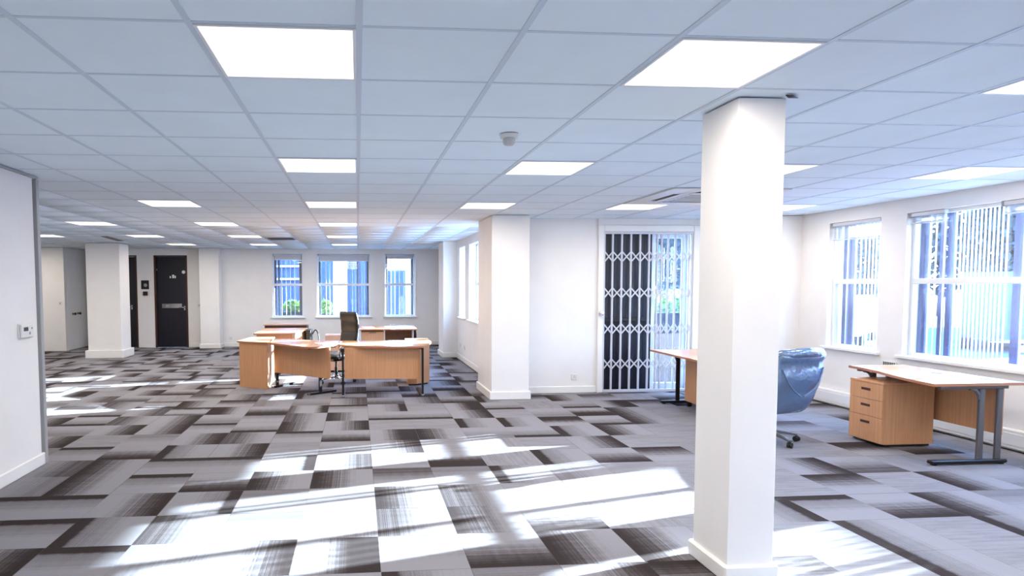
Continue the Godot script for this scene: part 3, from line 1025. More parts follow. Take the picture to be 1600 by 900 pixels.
# ------------------------------------------------------------------ furniture
# cantilever leg frame: foot along local x from x0 to x1, uprights near the given x
func leg_frame(t: Node3D, z: float, x0: float, x1: float, ups: Array, top: float, metal: Material, foot_mat: Material, gusset := true) -> void:
	var st := new_st()
	add_cham(st, Vector3(minf(x0, x1), 0.012, z - 0.03), Vector3(maxf(x0, x1), 0.042, z + 0.03), 0.008)
	add_cham(st, Vector3(minf(x0, x1) + 0.02, 0.0, z - 0.018), Vector3(minf(x0, x1) + 0.06, 0.014, z + 0.018), 0.004)
	add_cham(st, Vector3(maxf(x0, x1) - 0.06, 0.0, z - 0.018), Vector3(maxf(x0, x1) - 0.02, 0.014, z + 0.018), 0.004)
	part(t, "foot", done(st), foot_mat)
	for k in ups.size():
		var x: float = ups[k]
		part(t, "leg", cham(Vector3(x - 0.025, 0.04, z - 0.015), Vector3(x + 0.025, top - 0.03, z + 0.015), 0.006), metal)
	var b := new_st()
	add_cham(b, Vector3(minf(x0, x1) + 0.06, top - 0.032, z - 0.018), Vector3(maxf(x0, x1) - 0.01, top - 0.002, z + 0.018), 0.004)
	if gusset:
		var gx: float = ups[0]
		var path := []
		for q in 6:
			var an := q / 5.0 * PI / 2
			path.append(Vector3(gx - 0.02 - 0.09 * (1 - cos(an)), top - 0.12 + 0.09 * sin(an), z))
		add_tube(b, path, 0.014, 8)
	part(t, "support_beam", done(b), metal)

func make_desk_right() -> void:
	# wave desk along the right wall: 1.2 m long in z, 0.8 deep at the near end, 0.6 at the far end
	var t := thing("office_desk", "light wood desk with grey cantilever leg standing under the right windows", "desk", Vector3(5.2, 0, -5.55))
	var o := Vector2(5.2, -5.55)
	var pts := []
	for p in [[5.60, -6.17], [5.01, -6.17], [4.99, -5.95], [4.94, -5.7], [4.86, -5.45], [4.80, -5.2], [4.765, -4.93], [5.58, -4.93]]:
		pts.append([p[0] - o.x, p[1] - o.y])
	var poly := PackedVector2Array()
	for p in pts: poly.append(Vector2(p[0], p[1]))
	part(t, "desktop", prism(poly, 0.6765, 0.70), M.wood_top)
	part(t, "edge_band", rim_band(poly, 0.6768, 0.6997), M.wood_edge)
	part(t, "modesty_panel", cham(Vector3(0.27, 0.24, -0.56), Vector3(0.288, 0.672, 0.54), 0.002), M.wood)
	var lf := Node3D.new()
	leg_frame(t, 0.565, -0.40, 0.29, [0.05, 0.215], 0.6765, M.grey_metal, M.dark_metal)
	leg_frame(t, -0.58, -0.18, 0.29, [0.05, 0.215], 0.6765, M.grey_metal, M.dark_metal)
	for p in [[0.20, 0.0], [0.28, 0.40]]:
		part(t, "cable_port", lathe([[0.0, 0.0], [0.04, 0.0], [0.04, 0.004], [0.034, 0.006], [0.0, 0.004]], 22), M.plastic_grey, Vector3(p[0] - 0.02, 0.6995, p[1]))
	lf.free()
	# drawer pedestal
	var d := thing("drawer_pedestal", "light wood pedestal with three drawers beneath the desk by the windows", "drawer unit", Vector3(5.13, 0, -5.77))
	part(d, "carcass", cham(Vector3(-0.238, 0.025, -0.20), Vector3(0.26, 0.585, 0.20), 0.002), M.wood)
	part(d, "top_board", cham(Vector3(-0.26, 0.585, -0.203), Vector3(0.262, 0.606, 0.203), 0.003), M.wood_top)
	part(d, "plinth", cham(Vector3(-0.22, 0.006, -0.185), Vector3(0.24, 0.026, 0.185), 0.002), M.dark)
	var ys := [[0.432, 0.583], [0.270, 0.429], [0.030, 0.267]]
	for y in ys:
		var f := part(d, "drawer_front", cham(Vector3(-0.26, y[0], -0.199), Vector3(-0.24, y[1], 0.199), 0.002), M.wood)
		var yh: float = y[1] - 0.058
		part(f, "handle", cham(Vector3(-0.264, yh - 0.012, -0.055), Vector3(-0.259, yh + 0.012, 0.055), 0.002), M.brown_dark)
	for x in [-0.2, 0.2]:
		for z in [-0.16, 0.16]:
			part(d, "glide", lathe([[0.0, 0.0], [0.015, 0.0], [0.015, 0.008], [0.0, 0.008]], 10), M.black, Vector3(x, 0, z))

func rim_band(poly: PackedVector2Array, y0: float, y1: float) -> ArrayMesh:
	# thin edging strip all round a plan polygon, 1.5 mm proud
	var out := Geometry2D.offset_polygon(poly, 0.0015)[0]
	if Geometry2D.is_polygon_clockwise(out): out.reverse()
	var inn := Geometry2D.offset_polygon(out, -0.004)[0]
	var st := new_st()
	var n := out.size()
	for k in n:
		var a := out[k]
		var b := out[(k + 1) % n]
		quad(st, Vector3(b.x, y0, b.y), Vector3(a.x, y0, a.y), Vector3(a.x, y1, a.y), Vector3(b.x, y1, b.y))
	return done(st)

func poly_of(a: Array, o := Vector2.ZERO) -> PackedVector2Array:
	var p := PackedVector2Array()
	for q in a: p.append(Vector2(q[0] - o.x, q[1] - o.y))
	return p

func curve_edge(a: Array, n := 5) -> Array:
	# Catmull-Rom through the points
	var out := []
	for i in a.size() - 1:
		var p0: Array = a[max(i - 1, 0)]
		var p1: Array = a[i]
		var p2: Array = a[i + 1]
		var p3: Array = a[min(i + 2, a.size() - 1)]
		for k in n:
			var v := Vector2(p1[0], p1[1]).cubic_interpolate(Vector2(p2[0], p2[1]), Vector2(p0[0], p0[1]), Vector2(p3[0], p3[1]), k / float(n))
			out.append([v.x, v.y])
	out.append(a[a.size() - 1])
	return out

func panel_between(a: Vector2, b: Vector2, y0: float, y1: float, th := 0.018) -> ArrayMesh:
	var d := (b - a).normalized()
	var n := Vector2(-d.y, d.x) * th / 2.0
	return prism(PackedVector2Array([a + n, b + n, b - n, a - n]), y0, y1)

func make_reception() -> void:
	var H := 0.70
	# cabinet at the left end
	var o := Vector2(-1.55, -10.1)
	var t := thing("side_cabinet", "light wood desk-high cabinet closing the left end of the reception desks", "cabinet", Vector3(o.x, 0, o.y))
	part(t, "body", prism(poly_of([[-1.80, -9.90], [-1.34, -9.60], [-1.375, -10.62], [-1.72, -10.62]], o), 0.0, H - 0.024), M.wood)
	var ct := poly_of([[-1.83, -9.90], [-1.325, -9.565], [-1.36, -10.65], [-1.74, -10.65]], o)
	part(t, "top_board", prism(ct, H - 0.024, H), M.wood_top)
	part(t, "edge_band", rim_band(ct, H - 0.0235, H - 0.0005), M.wood_edge)
	# angled desk
	o = Vector2(-0.8, -9.4)
	t = thing("reception_desk", "light wood desk with curved front angled next to the side cabinet", "desk", Vector3(o.x, 0, o.y))
	var front := curve_edge([[-1.30, -9.53], [-1.0, -9.16], [-0.72, -8.84], [-0.56, -8.83], [-0.42, -9.02], [-0.285, -9.17]])
	var p1 := poly_of(front + [[-0.285, -9.72], [-0.6, -9.80], [-1.02, -10.15], [-1.30, -10.18]], o)
	part(t, "desktop", prism(p1, H - 0.025, H), M.wood_top)
	part(t, "edge_band", rim_band(p1, H - 0.0245, H - 0.0005), M.wood_edge)
	part(t, "modesty_panel", panel_between(Vector2(-1.255, -9.74) - o, Vector2(-0.39, -8.97) - o, 0.235, H - 0.026), M.wood)
	cantilever(t, Vector2(-0.69, -9.02) - o, Vector2(-0.33, -9.30) - o, 0.42, H - 0.025)
	cantilever(t, Vector2(-1.28, -9.72) - o, Vector2(-1.0, -10.1) - o, 0.2, H - 0.025)
	# straight desk
	o = Vector2(0.4, -9.2)
	t = thing("reception_desk", "light wood desk with straight front panel beside the black office chair", "desk", Vector3(o.x, 0, o.y))
	front = curve_edge([[-0.275, -9.17], [-0.15, -8.98], [0.04, -8.85], [0.30, -8.77], [0.60, -8.74], [0.89, -8.74]])
	var p2 := poly_of(front + [[1.0, -9.05], [1.08, -9.45], [1.09, -9.72], [-0.275, -9.72]], o)
	part(t, "desktop", prism(p2, H - 0.025, H), M.wood_top)
	part(t, "edge_band", rim_band(p2, H - 0.0245, H - 0.0005), M.wood_edge)
	part(t, "modesty_panel", panel_between(Vector2(-0.19, -8.93) - o, Vector2(0.86, -8.86) - o, 0.235, H - 0.026), M.wood)
	cantilever(t, Vector2(-0.21, -8.77) - o, Vector2(-0.21, -9.45) - o, 0.04, H - 0.025)
	cantilever(t, Vector2(0.885, -8.77) - o, Vector2(0.885, -9.45) - o, 0.04, H - 0.025)
	# pedestal at its right end
	o = Vector2(0.95, -10.0)
	t = thing("drawer_pedestal", "wood pedestal at the right end of the straight reception desk", "drawer unit", Vector3(o.x, 0, o.y))
	var pp := poly_of([[0.89, -9.72], [1.10, -9.86], [1.13, -10.38], [0.75, -10.38], [0.75, -9.72]], o)
	part(t, "body", prism(pp, 0.03, 0.655), M.wood)
	part(t, "top_board", prism(pp, 0.655, 0.674), M.wood_top)
	part(t, "plinth", prism(poly_of([[0.89, -9.75], [1.07, -9.88], [1.10, -10.35], [0.77, -10.35], [0.77, -9.75]], o), 0.0, 0.03), M.dark)
	# left rear desk
	o = Vector2(-1.45, -12.0)
	t = thing("office_desk", "light wood desk behind the side cabinet, under the left far window", "desk", Vector3(o.x, 0, o.y))
	var p3 := poly_of([[-1.83, -11.46]] + [[-1.80, -11.40], [-1.16, -11.36]] + curve_edge([[-1.13, -11.40], [-1.10, -11.8], [-1.0, -12.3], [-0.97, -12.85]], 4) + [[-1.83, -12.85]], o)
	part(t, "desktop", prism(p3, H - 0.025, H), M.wood_top)
	part(t, "edge_band", rim_band(p3, H - 0.0245, H - 0.0005), M.wood_edge)
	part(t, "front_panel", panel_between(Vector2(-1.78, -11.47) - o, Vector2(-1.17, -11.43) - o, 0.02, H - 0.026), M.wood)
	part(t, "end_panel", panel_between(Vector2(-1.16, -11.43) - o, Vector2(-1.03, -12.3) - o, 0.02, H - 0.026), M.wood)
	part(t, "leg", cham(Vector3(-0.36, 0.0, -0.80), Vector3(-0.31, H - 0.026, -0.75), 0.005), M.dark_metal)
	part(t, "leg", cham(Vector3(0.40, 0.0, -0.80), Vector3(0.45, H - 0.026, -0.75), 0.005), M.dark_metal)
	# black tower case beside it and its cable
	t = thing("computer_tower", "slim black computer tower at the right side of the left rear desk", "computer", Vector3(-0.93, 0, -12.35))
	part(t, "case", cham(Vector3(-0.05, 0.3, -0.2), Vector3(0.05, 0.70, 0.2), 0.01), M.black)
	part(t, "stand", cham(Vector3(-0.045, 0.0, -0.17), Vector3(0.045, 0.31, 0.17), 0.006), M.dark)
	part(t, "front_bezel", cham(Vector3(-0.04, 0.32, 0.2), Vector3(0.04, 0.68, 0.208), 0.003), M.dark)
	t = thing("cable", "black cable looping down beside the computer tower", "cable", Vector3(-0.80, 0, -12.3))
	part(t, "wire", tube(curve3([Vector3(-0.06, 0.62, 0.06), Vector3(0.0, 0.70, 0.08), Vector3(0.05, 0.62, 0.1), Vector3(0.07, 0.4, 0.1), Vector3(0.06, 0.15, 0.1), Vector3(0.08, 0.012, 0.12)]), 0.011, 8), M.black)
	# low dark-topped unit against the far wall
	t = thing("low_cupboard", "low brown cupboard against the far wall under the left far window", "cupboard", Vector3(-1.55, 0, -14.6))
	part(t, "body", cham(Vector3(-0.5, 0.0, -0.28), Vector3(0.42, 0.66, 0.26), 0.003), M.brown_dark)
	part(t, "top_board", cham(Vector3(-0.52, 0.66, -0.3), Vector3(0.44, 0.685, 0.28), 0.003), M.wood_pale)
	# small pale unit between the desks
	t = thing("paper_tray_unit", "small pale wood unit with a white shelf left of the black chair", "drawer unit", Vector3(-0.40, 0, -11.6))
	part(t, "side_panel", cham(Vector3(-0.18, 0.0, -0.2), Vector3(-0.162, 0.64, 0.2), 0.002), M.wood_pale)
	part(t, "side_panel", cham(Vector3(0.162, 0.0, -0.2), Vector3(0.18, 0.64, 0.2), 0.002), M.wood_pale)
	part(t, "back_panel", cham(Vector3(-0.162, 0.0, -0.2), Vector3(0.162, 0.64, -0.185), 0.002), M.wood_pale)
	part(t, "top_board", cham(Vector3(-0.182, 0.64, -0.202), Vector3(0.182, 0.658, 0.202), 0.002), M.wood_pale)
	part(t, "drawer_front", cham(Vector3(-0.16, 0.03, 0.18), Vector3(0.16, 0.50, 0.2), 0.002), M.wood_pale)
	part(t, "upper_front", cham(Vector3(-0.16, 0.537, 0.18), Vector3(0.16, 0.638, 0.2), 0.002), M.wood_pale)
	part(t, "white_shelf", cham(Vector3(-0.16, 0.50, -0.18), Vector3(0.16, 0.535, 0.205), 0.003), M.white)
	# right rear desk with pedestal
	o = Vector2(0.57, -12.8)
	t = thing("office_desk", "light wood desk behind the black chair with papers on it", "desk", Vector3(o.x, 0, o.y))
	var p4 := poly_of([[0.0, -12.33], [1.13, -12.26], [1.16, -13.3], [0.0, -13.3]], o)
	part(t, "desktop", prism(p4, H - 0.025, H), M.wood_top)
	part(t, "edge_band", rim_band(p4, H - 0.0245, H - 0.0005), M.wood_edge)
	part(t, "modesty_panel", cham(Vector3(-0.02, 0.15, -0.30), Vector3(0.54, H - 0.026, -0.28), 0.002), M.wood)
	part(t, "end_panel", cham(Vector3(0.535, 0.0, -0.45), Vector3(0.555, H - 0.026, 0.5), 0.002), M.brown_dark)
	part(t, "leg", cham(Vector3(0.47, 0.0, 0.40), Vector3(0.51, H - 0.026, 0.44), 0.006), M.white_metal)
	part(t, "leg", cham(Vector3(-0.56, 0.0, 0.42), Vector3(-0.53, H - 0.026, 0.46), 0.006), M.white_metal)
	t = thing("drawer_pedestal", "light wood pedestal under the right rear desk behind the chair", "drawer unit", Vector3(0.28, 0, -12.6))
	part(t, "body", cham(Vector3(-0.22, 0.02, -0.3), Vector3(0.22, 0.645, 0.19), 0.003), M.wood)
	part(t, "drawer_front", cham(Vector3(-0.218, 0.44, 0.19), Vector3(0.218, 0.64, 0.205), 0.003), M.wood)
	part(t, "drawer_front", cham(Vector3(-0.218, 0.03, 0.19), Vector3(0.218, 0.435, 0.205), 0.003), M.wood)
	part(t, "handle", cham(Vector3(-0.06, 0.615, 0.205), Vector3(0.06, 0.635, 0.212), 0.003), M.chrome)
	t = thing("paper_stack", "small stack of white paper on the right rear desk, nearest the chair", "paper", Vector3(0.2, 0.70, -12.75), 0.2)
	part(t, "sheets", cham(Vector3(-0.105, 0, -0.148), Vector3(0.105, 0.012, 0.148), 0.001), M.paper)
	t = thing("document_tray", "pale document tray on the right rear desk below the right far window", "tray", Vector3(0.78, 0.70, -12.8), -0.1)
	part(t, "tray_base", cham(Vector3(-0.17, 0, -0.13), Vector3(0.17, 0.008, 0.13), 0.002), M.plastic)
	part(t, "tray_rim", tube([Vector3(-0.16, 0.05, -0.12), Vector3(0.16, 0.05, -0.12), Vector3(0.16, 0.05, 0.12)], 0.005, 6), M.chrome)
	for q in [[-0.16, -0.12], [0.16, -0.12], [0.16, 0.12]]:
		part(t, "wire_post", tube([Vector3(q[0], 0.004, q[1]), Vector3(q[0], 0.05, q[1])], 0.004, 6), M.chrome)
	part(t, "sheets", cham(Vector3(-0.14, 0.008, -0.1), Vector3(0.14, 0.02, 0.1), 0.001), M.paper)
	t = thing("desk_mat", "flat grey-white paper lying on the angled reception desk", "paper", Vector3(-0.47, 0.7005, -9.35), 0.4)
	part(t, "sheet", cham(Vector3(-0.14, 0, -0.1), Vector3(0.14, 0.004, 0.1), 0.001), M.paper)

func curve3(p: Array, n := 5) -> Array:
	var out := []
	for i in p.size() - 1:
		for k in n:
			out.append((p[i] as Vector3).cubic_interpolate(p[i + 1], p[max(i - 1, 0)], p[min(i + 2, p.size() - 1)], k / float(n)))
	out.append(p[p.size() - 1])
	return out

func cantilever(t: Node3D, a: Vector2, b: Vector2, at: float, top: float) -> void:
	# foot from a to b on the floor, one post at share `at` of the foot
	var d := (b - a).normalized()
	var n := Vector2(-d.y, d.x)
	part(t, "foot", prism(PackedVector2Array([a + n * 0.022, b + n * 0.022, b - n * 0.022, a - n * 0.022]), 0.0, 0.03), M.dark_metal)
	var c := a.lerp(b, at)
	part(t, "leg", prism(PackedVector2Array([c + n * 0.014 - d * 0.02, c + n * 0.014 + d * 0.02, c - n * 0.014 + d * 0.02, c - n * 0.014 - d * 0.02]), 0.03, top), M.dark_metal)
	part(t, "support_beam", prism(PackedVector2Array([a + n * 0.014, b + n * 0.014, b - n * 0.014, a - n * 0.014]), top - 0.03, top - 0.001), M.dark_metal)
	part(t, "toe_cap", cham(Vector3(-0.022, 0.0, -0.022), Vector3(0.022, 0.034, 0.022), 0.006), M.chrome, Vector3(a.x, 0, a.y), Vector3(0, -d.angle(), 0))

func make_table() -> void:
	# desk partly hidden by the near column
	var o := Vector2(4.1, -7.2)
	var t := thing("office_desk", "wood desk half hidden behind the foreground column, in front of the gate", "desk", Vector3(o.x, 0, o.y))
	var p := poly_of([[3.74, -7.96], [4.52, -7.95], [4.50, -6.55], [3.72, -6.55]], o)
	part(t, "desktop", prism(p, 0.677, 0.70), M.wood_top)
	part(t, "edge_band", rim_band(p, 0.6775, 0.6995), M.wood_edge)
	part(t, "modesty_panel", cham(Vector3(0.37, 0.20, -0.70), Vector3(0.388, 0.676, 0.55), 0.002), M.wood)
	leg_frame(t, -0.72, -0.22, 0.38, [0.0, 0.16], 0.677, M.dark_metal, M.dark_metal)
	leg_frame(t, 0.58, -0.22, 0.38, [0.0, 0.16], 0.677, M.dark_metal, M.dark_metal)
	t = thing("drawer_pedestal", "brown pedestal on castors beneath the desk behind the foreground column", "drawer unit", Vector3(4.30, 0, -7.52))
	part(t, "body", cham(Vector3(-0.20, 0.07, -0.22), Vector3(0.15, 0.60, 0.24), 0.003), M.wood)
	part(t, "top_board", cham(Vector3(-0.205, 0.60, -0.225), Vector3(0.155, 0.62, 0.245), 0.003), M.wood_top)
	for x in [-0.16, 0.12]:
		for z in [-0.18, 0.2]:
			castor(t, Vector3(x, 0, z), 0.0, 0.06)

func castor(t: Node3D, at: Vector3, turn: float, h: float) -> void:
	var r := h * 0.45
	var st := new_st()
	for s in [-1, 1]:
		var ring := []
		add_tube(st, [Vector3(s * 0.006, r, 0), Vector3(s * 0.022, r, 0)], r, 14)
	add_cham(st, Vector3(-0.012, r, -0.008), Vector3(0.012, h, 0.012), 0.003)
	part(t, "castor", done(st), M.black, at, Vector3(0, turn, 0))

func star_base(t: Node3D, r: float, metal: Material, turn: float) -> void:
	part(t, "hub", lathe([[0.0, 0.06], [0.045, 0.06], [0.042, 0.12], [0.03, 0.135], [0.0, 0.135]], 18), metal)
	for k in 5:
		var an := turn + TAU * k / 5
		var d := Vector3(cos(an), 0, sin(an))
		var side := Vector3(-d.z, 0, d.x)
		var secs := []
		for q in 5:
			var s := q / 4.0
			secs.append({"c": d * lerpf(0.03, r, s) + Vector3(0, lerpf(0.10, 0.066, s * s), 0), "u": side * lerpf(0.030, 0.018, s), "w": Vector3(0, lerpf(0.020, 0.010, s), 0)})
		part(t, "base_arm", loft(secs, 12, 4.0), metal)
		castor(t, d * r, -an + 0.5, 0.058)

func make_chairs() -> void:
	# black high-back leather chair behind the reception desks
	var t := thing("office_chair", "black leather high-back office chair behind the reception desks", "office chair", Vector3(-0.35, 0, -10.20), deg_to_rad(-50))
	star_base(t, 0.29, M.chrome, 0.3)
	part(t, "gas_lift", lathe([[0.0, 0.12], [0.026, 0.12], [0.026, 0.25], [0.016, 0.25], [0.016, 0.36], [0.0, 0.36]], 14), M.dark_metal)
	part(t, "mechanism", cham(Vector3(-0.09, 0.345, -0.12), Vector3(0.09, 0.385, 0.12), 0.012), M.black)
	var secs := []
	for q in 9:
		var s := q / 8.0
		var z := lerpf(-0.23, 0.24, s)
		var k := sqrt(maxf(0.0, 1.0 - pow(2 * s - 1, 8)))
		secs.append({"c": Vector3(0, 0.425 + 0.012 * sin(s * PI), z), "u": Vector3(0.235 * maxf(k, 0.75), 0, 0), "w": Vector3(0, 0.045 * maxf(k, 0.3), 0)})
	part(t, "seat", loft(secs, 24, 3.5), M.leather)
	# back: four padded panels, leaning back (towards local -z)
	var bsecs := []
	var n := 33
	for q in n:
		var s := q / float(n - 1)
		var y := lerpf(0.46, 1.115, s)
		var z := -0.20 - 0.10 * s - 0.05 * sin(s * PI) + 0.05 * s * s
		var pad := absf(sin(s * PI * 4.0))
		var end := sqrt(maxf(0.02, 1.0 - pow(2 * s - 1, 10)))
		bsecs.append({"c": Vector3(0, y, z), "u": Vector3(lerpf(0.205, 0.215, s) * lerpf(0.88, 1.0, end), 0, 0), "w": Vector3(0, 0.006, 0.028 + 0.018 * pow(pad, 0.5)) * end})
	part(t, "backrest", loft(bsecs, 28, 3.2), M.leather)
	for s in [-1, 1]:
		part(t, "armrest", tube(curve3([Vector3(s * 0.25, 0.40, 0.12), Vector3(s * 0.275, 0.56, 0.14), Vector3(s * 0.275, 0.605, 0.06), Vector3(s * 0.275, 0.60, -0.12), Vector3(s * 0.24, 0.58, -0.21)]), 0.015, 8), M.chrome)
		part(t, "arm_pad", loft([{"c": Vector3(s * 0.275, 0.618, -0.12), "u": Vector3(0.015, 0, 0), "w": Vector3(0, 0.008, 0)}, {"c": Vector3(s * 0.275, 0.62, -0.08), "u": Vector3(0.025, 0, 0), "w": Vector3(0, 0.014, 0)}, {"c": Vector3(s * 0.275, 0.622, 0.06), "u": Vector3(0.025, 0, 0), "w": Vector3(0, 0.014, 0)}, {"c": Vector3(s * 0.275, 0.618, 0.1), "u": Vector3(0.015, 0, 0), "w": Vector3(0, 0.008, 0)}], 14, 3.0), M.leather)
	# glossy grey-blue chair behind the near column, its back towards the viewer
	t = thing("office_chair", "glossy blue-grey leather office chair half hidden behind the foreground column", "office chair", Vector3(3.97, 0, -5.92), deg_to_rad(194))
	star_base(t, 0.29, M.grey_metal, 1.02)
	part(t, "gas_lift", lathe([[0.0, 0.12], [0.026, 0.12], [0.026, 0.22], [0.016, 0.22], [0.016, 0.33], [0.0, 0.33]], 14), M.dark_metal)
	part(t, "mechanism", cham(Vector3(-0.10, 0.30, -0.12), Vector3(0.10, 0.345, 0.12), 0.012), M.black)
	secs = []
	for q in 9:
		var s := q / 8.0
		var z := lerpf(-0.24, 0.26, s)
		var k := sqrt(maxf(0.0, 1.0 - pow(2 * s - 1, 8)))
		secs.append({"c": Vector3(0, 0.395 + 0.012 * sin(s * PI), z), "u": Vector3(0.26 * maxf(k, 0.75), 0, 0), "w": Vector3(0, 0.055 * maxf(k, 0.3), 0)})
	part(t, "seat", loft(secs, 24, 3.5), M.blue_leather)
	bsecs = []
	n = 29
	for q in n:
		var s := q / float(n - 1)
		var y := lerpf(0.31, 0.905, s)
		var z := -0.20 - 0.14 * s - 0.06 * sin(s * PI)
		if s > 0.86: z -= (s - 0.86) * 0.35
		var half := lerpf(0.215, 0.285, pow(s, 0.8))
		var end := sqrt(maxf(0.03, 1.0 - pow(2 * s - 1, 10)))
		var fold := 0.018 * absf(sin(s * PI * 2.5))
		bsecs.append({"c": Vector3(0, y, z), "u": Vector3(half * lerpf(0.9, 1.0, end), 0, 0), "w": Vector3(0, 0.012, 0.045 + fold) * end})
	part(t, "backrest", loft(bsecs, 32, 2.8), M.blue_leather)
	# rolled head pad
	var roll := []
	for q in 11:
		var s := q / 10.0
		var r := 0.048 * sqrt(maxf(0.08, 1.0 - pow(2 * s - 1, 8)))
		roll.append({"c": Vector3(lerpf(-0.305, 0.305, s), 0.905 - 0.015 * absf(2 * s - 1), -0.395 + 0.05 * pow(2 * s - 1, 2)), "u": Vector3(0, r, 0), "w": Vector3(0, 0, r)})
	part(t, "head_pad", loft(roll, 18, 2.0), M.blue_leather)
	for s in [-1, 1]:
		# folded leather seams across the back
		part(t, "piping", tube(curve3([Vector3(s * 0.02, 0.50, -0.385), Vector3(s * 0.16, 0.60, -0.40), Vector3(s * 0.25, 0.76, -0.385)]), 0.008, 8), M.blue_leather)

# ------------------------------------------------------------------ outside
func leaves(n: int, at: Vector3, r: Vector3, size: float, seed_: int) -> ArrayMesh:
	var g := RandomNumberGenerator.new()
	g.seed = seed_
	var st := new_st()
	for k in n:
		var v := Vector3(g.randfn(), g.randfn(), g.randfn()).normalized() * pow(g.randf(), 0.35)
		var p := at + v * r
		var b := Basis(Vector3(g.randfn(), g.randfn(), g.randfn()).normalized(), g.randf() * TAU)
		var s := size * g.randf_range(0.6, 1.2)
		var a := p + b * Vector3(-s * 0.5, 0, 0)
		var c := p + b * Vector3(s * 0.5, 0, 0)
		var l := p + b * Vector3(0, s * 0.12, s)
		var m := p + b * Vector3(0, s * 0.12, -s * 0.7)
		tri(st, a, c, l)
		tri(st, a, m, c)
	return done(st)

func tree(label: String, at: Vector3, h: float, r: float, seed_: int) -> void:
	var t := thing("tree", label, "tree", at, 0.0, "trees beyond the right windows")
	part(t, "trunk", tube([Vector3(0, 0, 0), Vector3(0.1, h * 0.3, 0), Vector3(0.0, h * 0.75, 0.1)], [0.16, 0.12, 0.05], 8), M.bark)
	part(t, "crown", leaves(3200, Vector3(0, h * 0.58, 0), Vector3(r, h * 0.45, r), 0.30, seed_), M.leaf_far)

func car(label: String, at: Vector3, turn: float, mat: Material, h: float, l: float, van := false) -> void:
	var t := thing("parked_van" if van else "parked_car", label, "van" if van else "car", at, turn, "vehicles parked outside")
	var w := 0.86
	var prof := []
	if van: prof = [[-l / 2, 0.35], [l / 2, 0.35], [l / 2, 0.95], [l / 2 - 0.55, 1.05], [l / 2 - 1.25, h - 0.05], [l / 2 - 1.6, h], [-l / 2 + 0.1, h], [-l / 2, h - 0.1]]
	else: prof = [[-l / 2, 0.32], [l / 2, 0.32], [l / 2, 0.72], [l / 2 - 0.9, 0.9], [l / 2 - 1.55, h - 0.03], [l / 2 - 1.9, h], [-l / 2 + 1.0, h - 0.02], [-l / 2 + 0.3, 0.95], [-l / 2, 0.85]]
	var poly := poly_of(prof)
	var m := prism(poly, -w, w)
	part(t, "body", m, mat, Vector3.ZERO, Vector3(-PI / 2, 0, 0) if false else Vector3(PI / 2, 0, PI) if false else Vector3(PI * 1.5, 0, 0))
	for s in [-1, 1]:
		var g := []
		if van: g = [[l / 2 - 1.75, 1.1], [l / 2 - 0.85, 1.1], [l / 2 - 1.3, h - 0.2], [l / 2 - 1.75, h - 0.2]]
		else: g = [[-l / 2 + 0.65, 0.93], [l / 2 - 1.2, 0.93], [l / 2 - 1.75, h - 0.1], [-l / 2 + 1.1, h - 0.1]]
		part(t, "side_window", prism(poly_of(g), s * w - 0.01, s * w + 0.01), M.car_glass, Vector3.ZERO, Vector3(PI * 1.5, 0, 0))
		for x in [-l / 2 + 0.75, l / 2 - 0.8]:
			part(t, "wheel", tube([Vector3(x, 0.31, s * (w - 0.18)), Vector3(x, 0.31, s * (w + 0.01))], 0.31, 18), M.tyre)

func planter(label: String, at: Vector3, w: float, h: float, plant_h: float, seed_: int, flowers := false) -> void:
	var t := thing("planter", label, "planter", at, 0.0, "planters outside the windows")
	var d := 0.2
	var st := new_st()
	var top := h
	for q in [[-w / 2, -d, -w / 2 + 0.03, d], [w / 2 - 0.03, -d, w / 2, d], [-w / 2, -d, w / 2, -d + 0.03], [-w / 2, d - 0.03, w / 2, d], [-w / 2, -d, w / 2, d]]:
		add_box(st, Vector3(q[0], 0, q[1]), Vector3(q[2], top, q[3]))
		if q[2] - q[0] < w and q[3] - q[1] < d: top = h
		else: top = h
	part(t, "tub", done(st), M.planter)
	part(t, "foliage", leaves(420, Vector3(0, h + plant_h * 0.45, 0), Vector3(w * 0.52, plant_h * 0.55, d * 1.1), 0.075, seed_), M.leaf)
	if flowers:
		var g := RandomNumberGenerator.new()
		g.seed = seed_
		for k in 12:
			var p := Vector3(g.randf_range(-w * 0.45, w * 0.45), h + plant_h * g.randf_range(0.5, 0.95), g.randf_range(0.0, d))
			part(t, "flower_head", lathe([[0.0, -0.04], [0.045, -0.02], [0.06, 0.01], [0.035, 0.045], [0.0, 0.055]], 10), M.flower, p)

func hedge_stems() -> ArrayMesh:
	var st := new_st()
	for k in 9:
		add_tube(st, [Vector3(-2.4 + k * 0.6, 0, 0), Vector3(-2.3 + k * 0.6, 1.4, 0.1)], [0.05, 0.02], 6)
	return done(st)

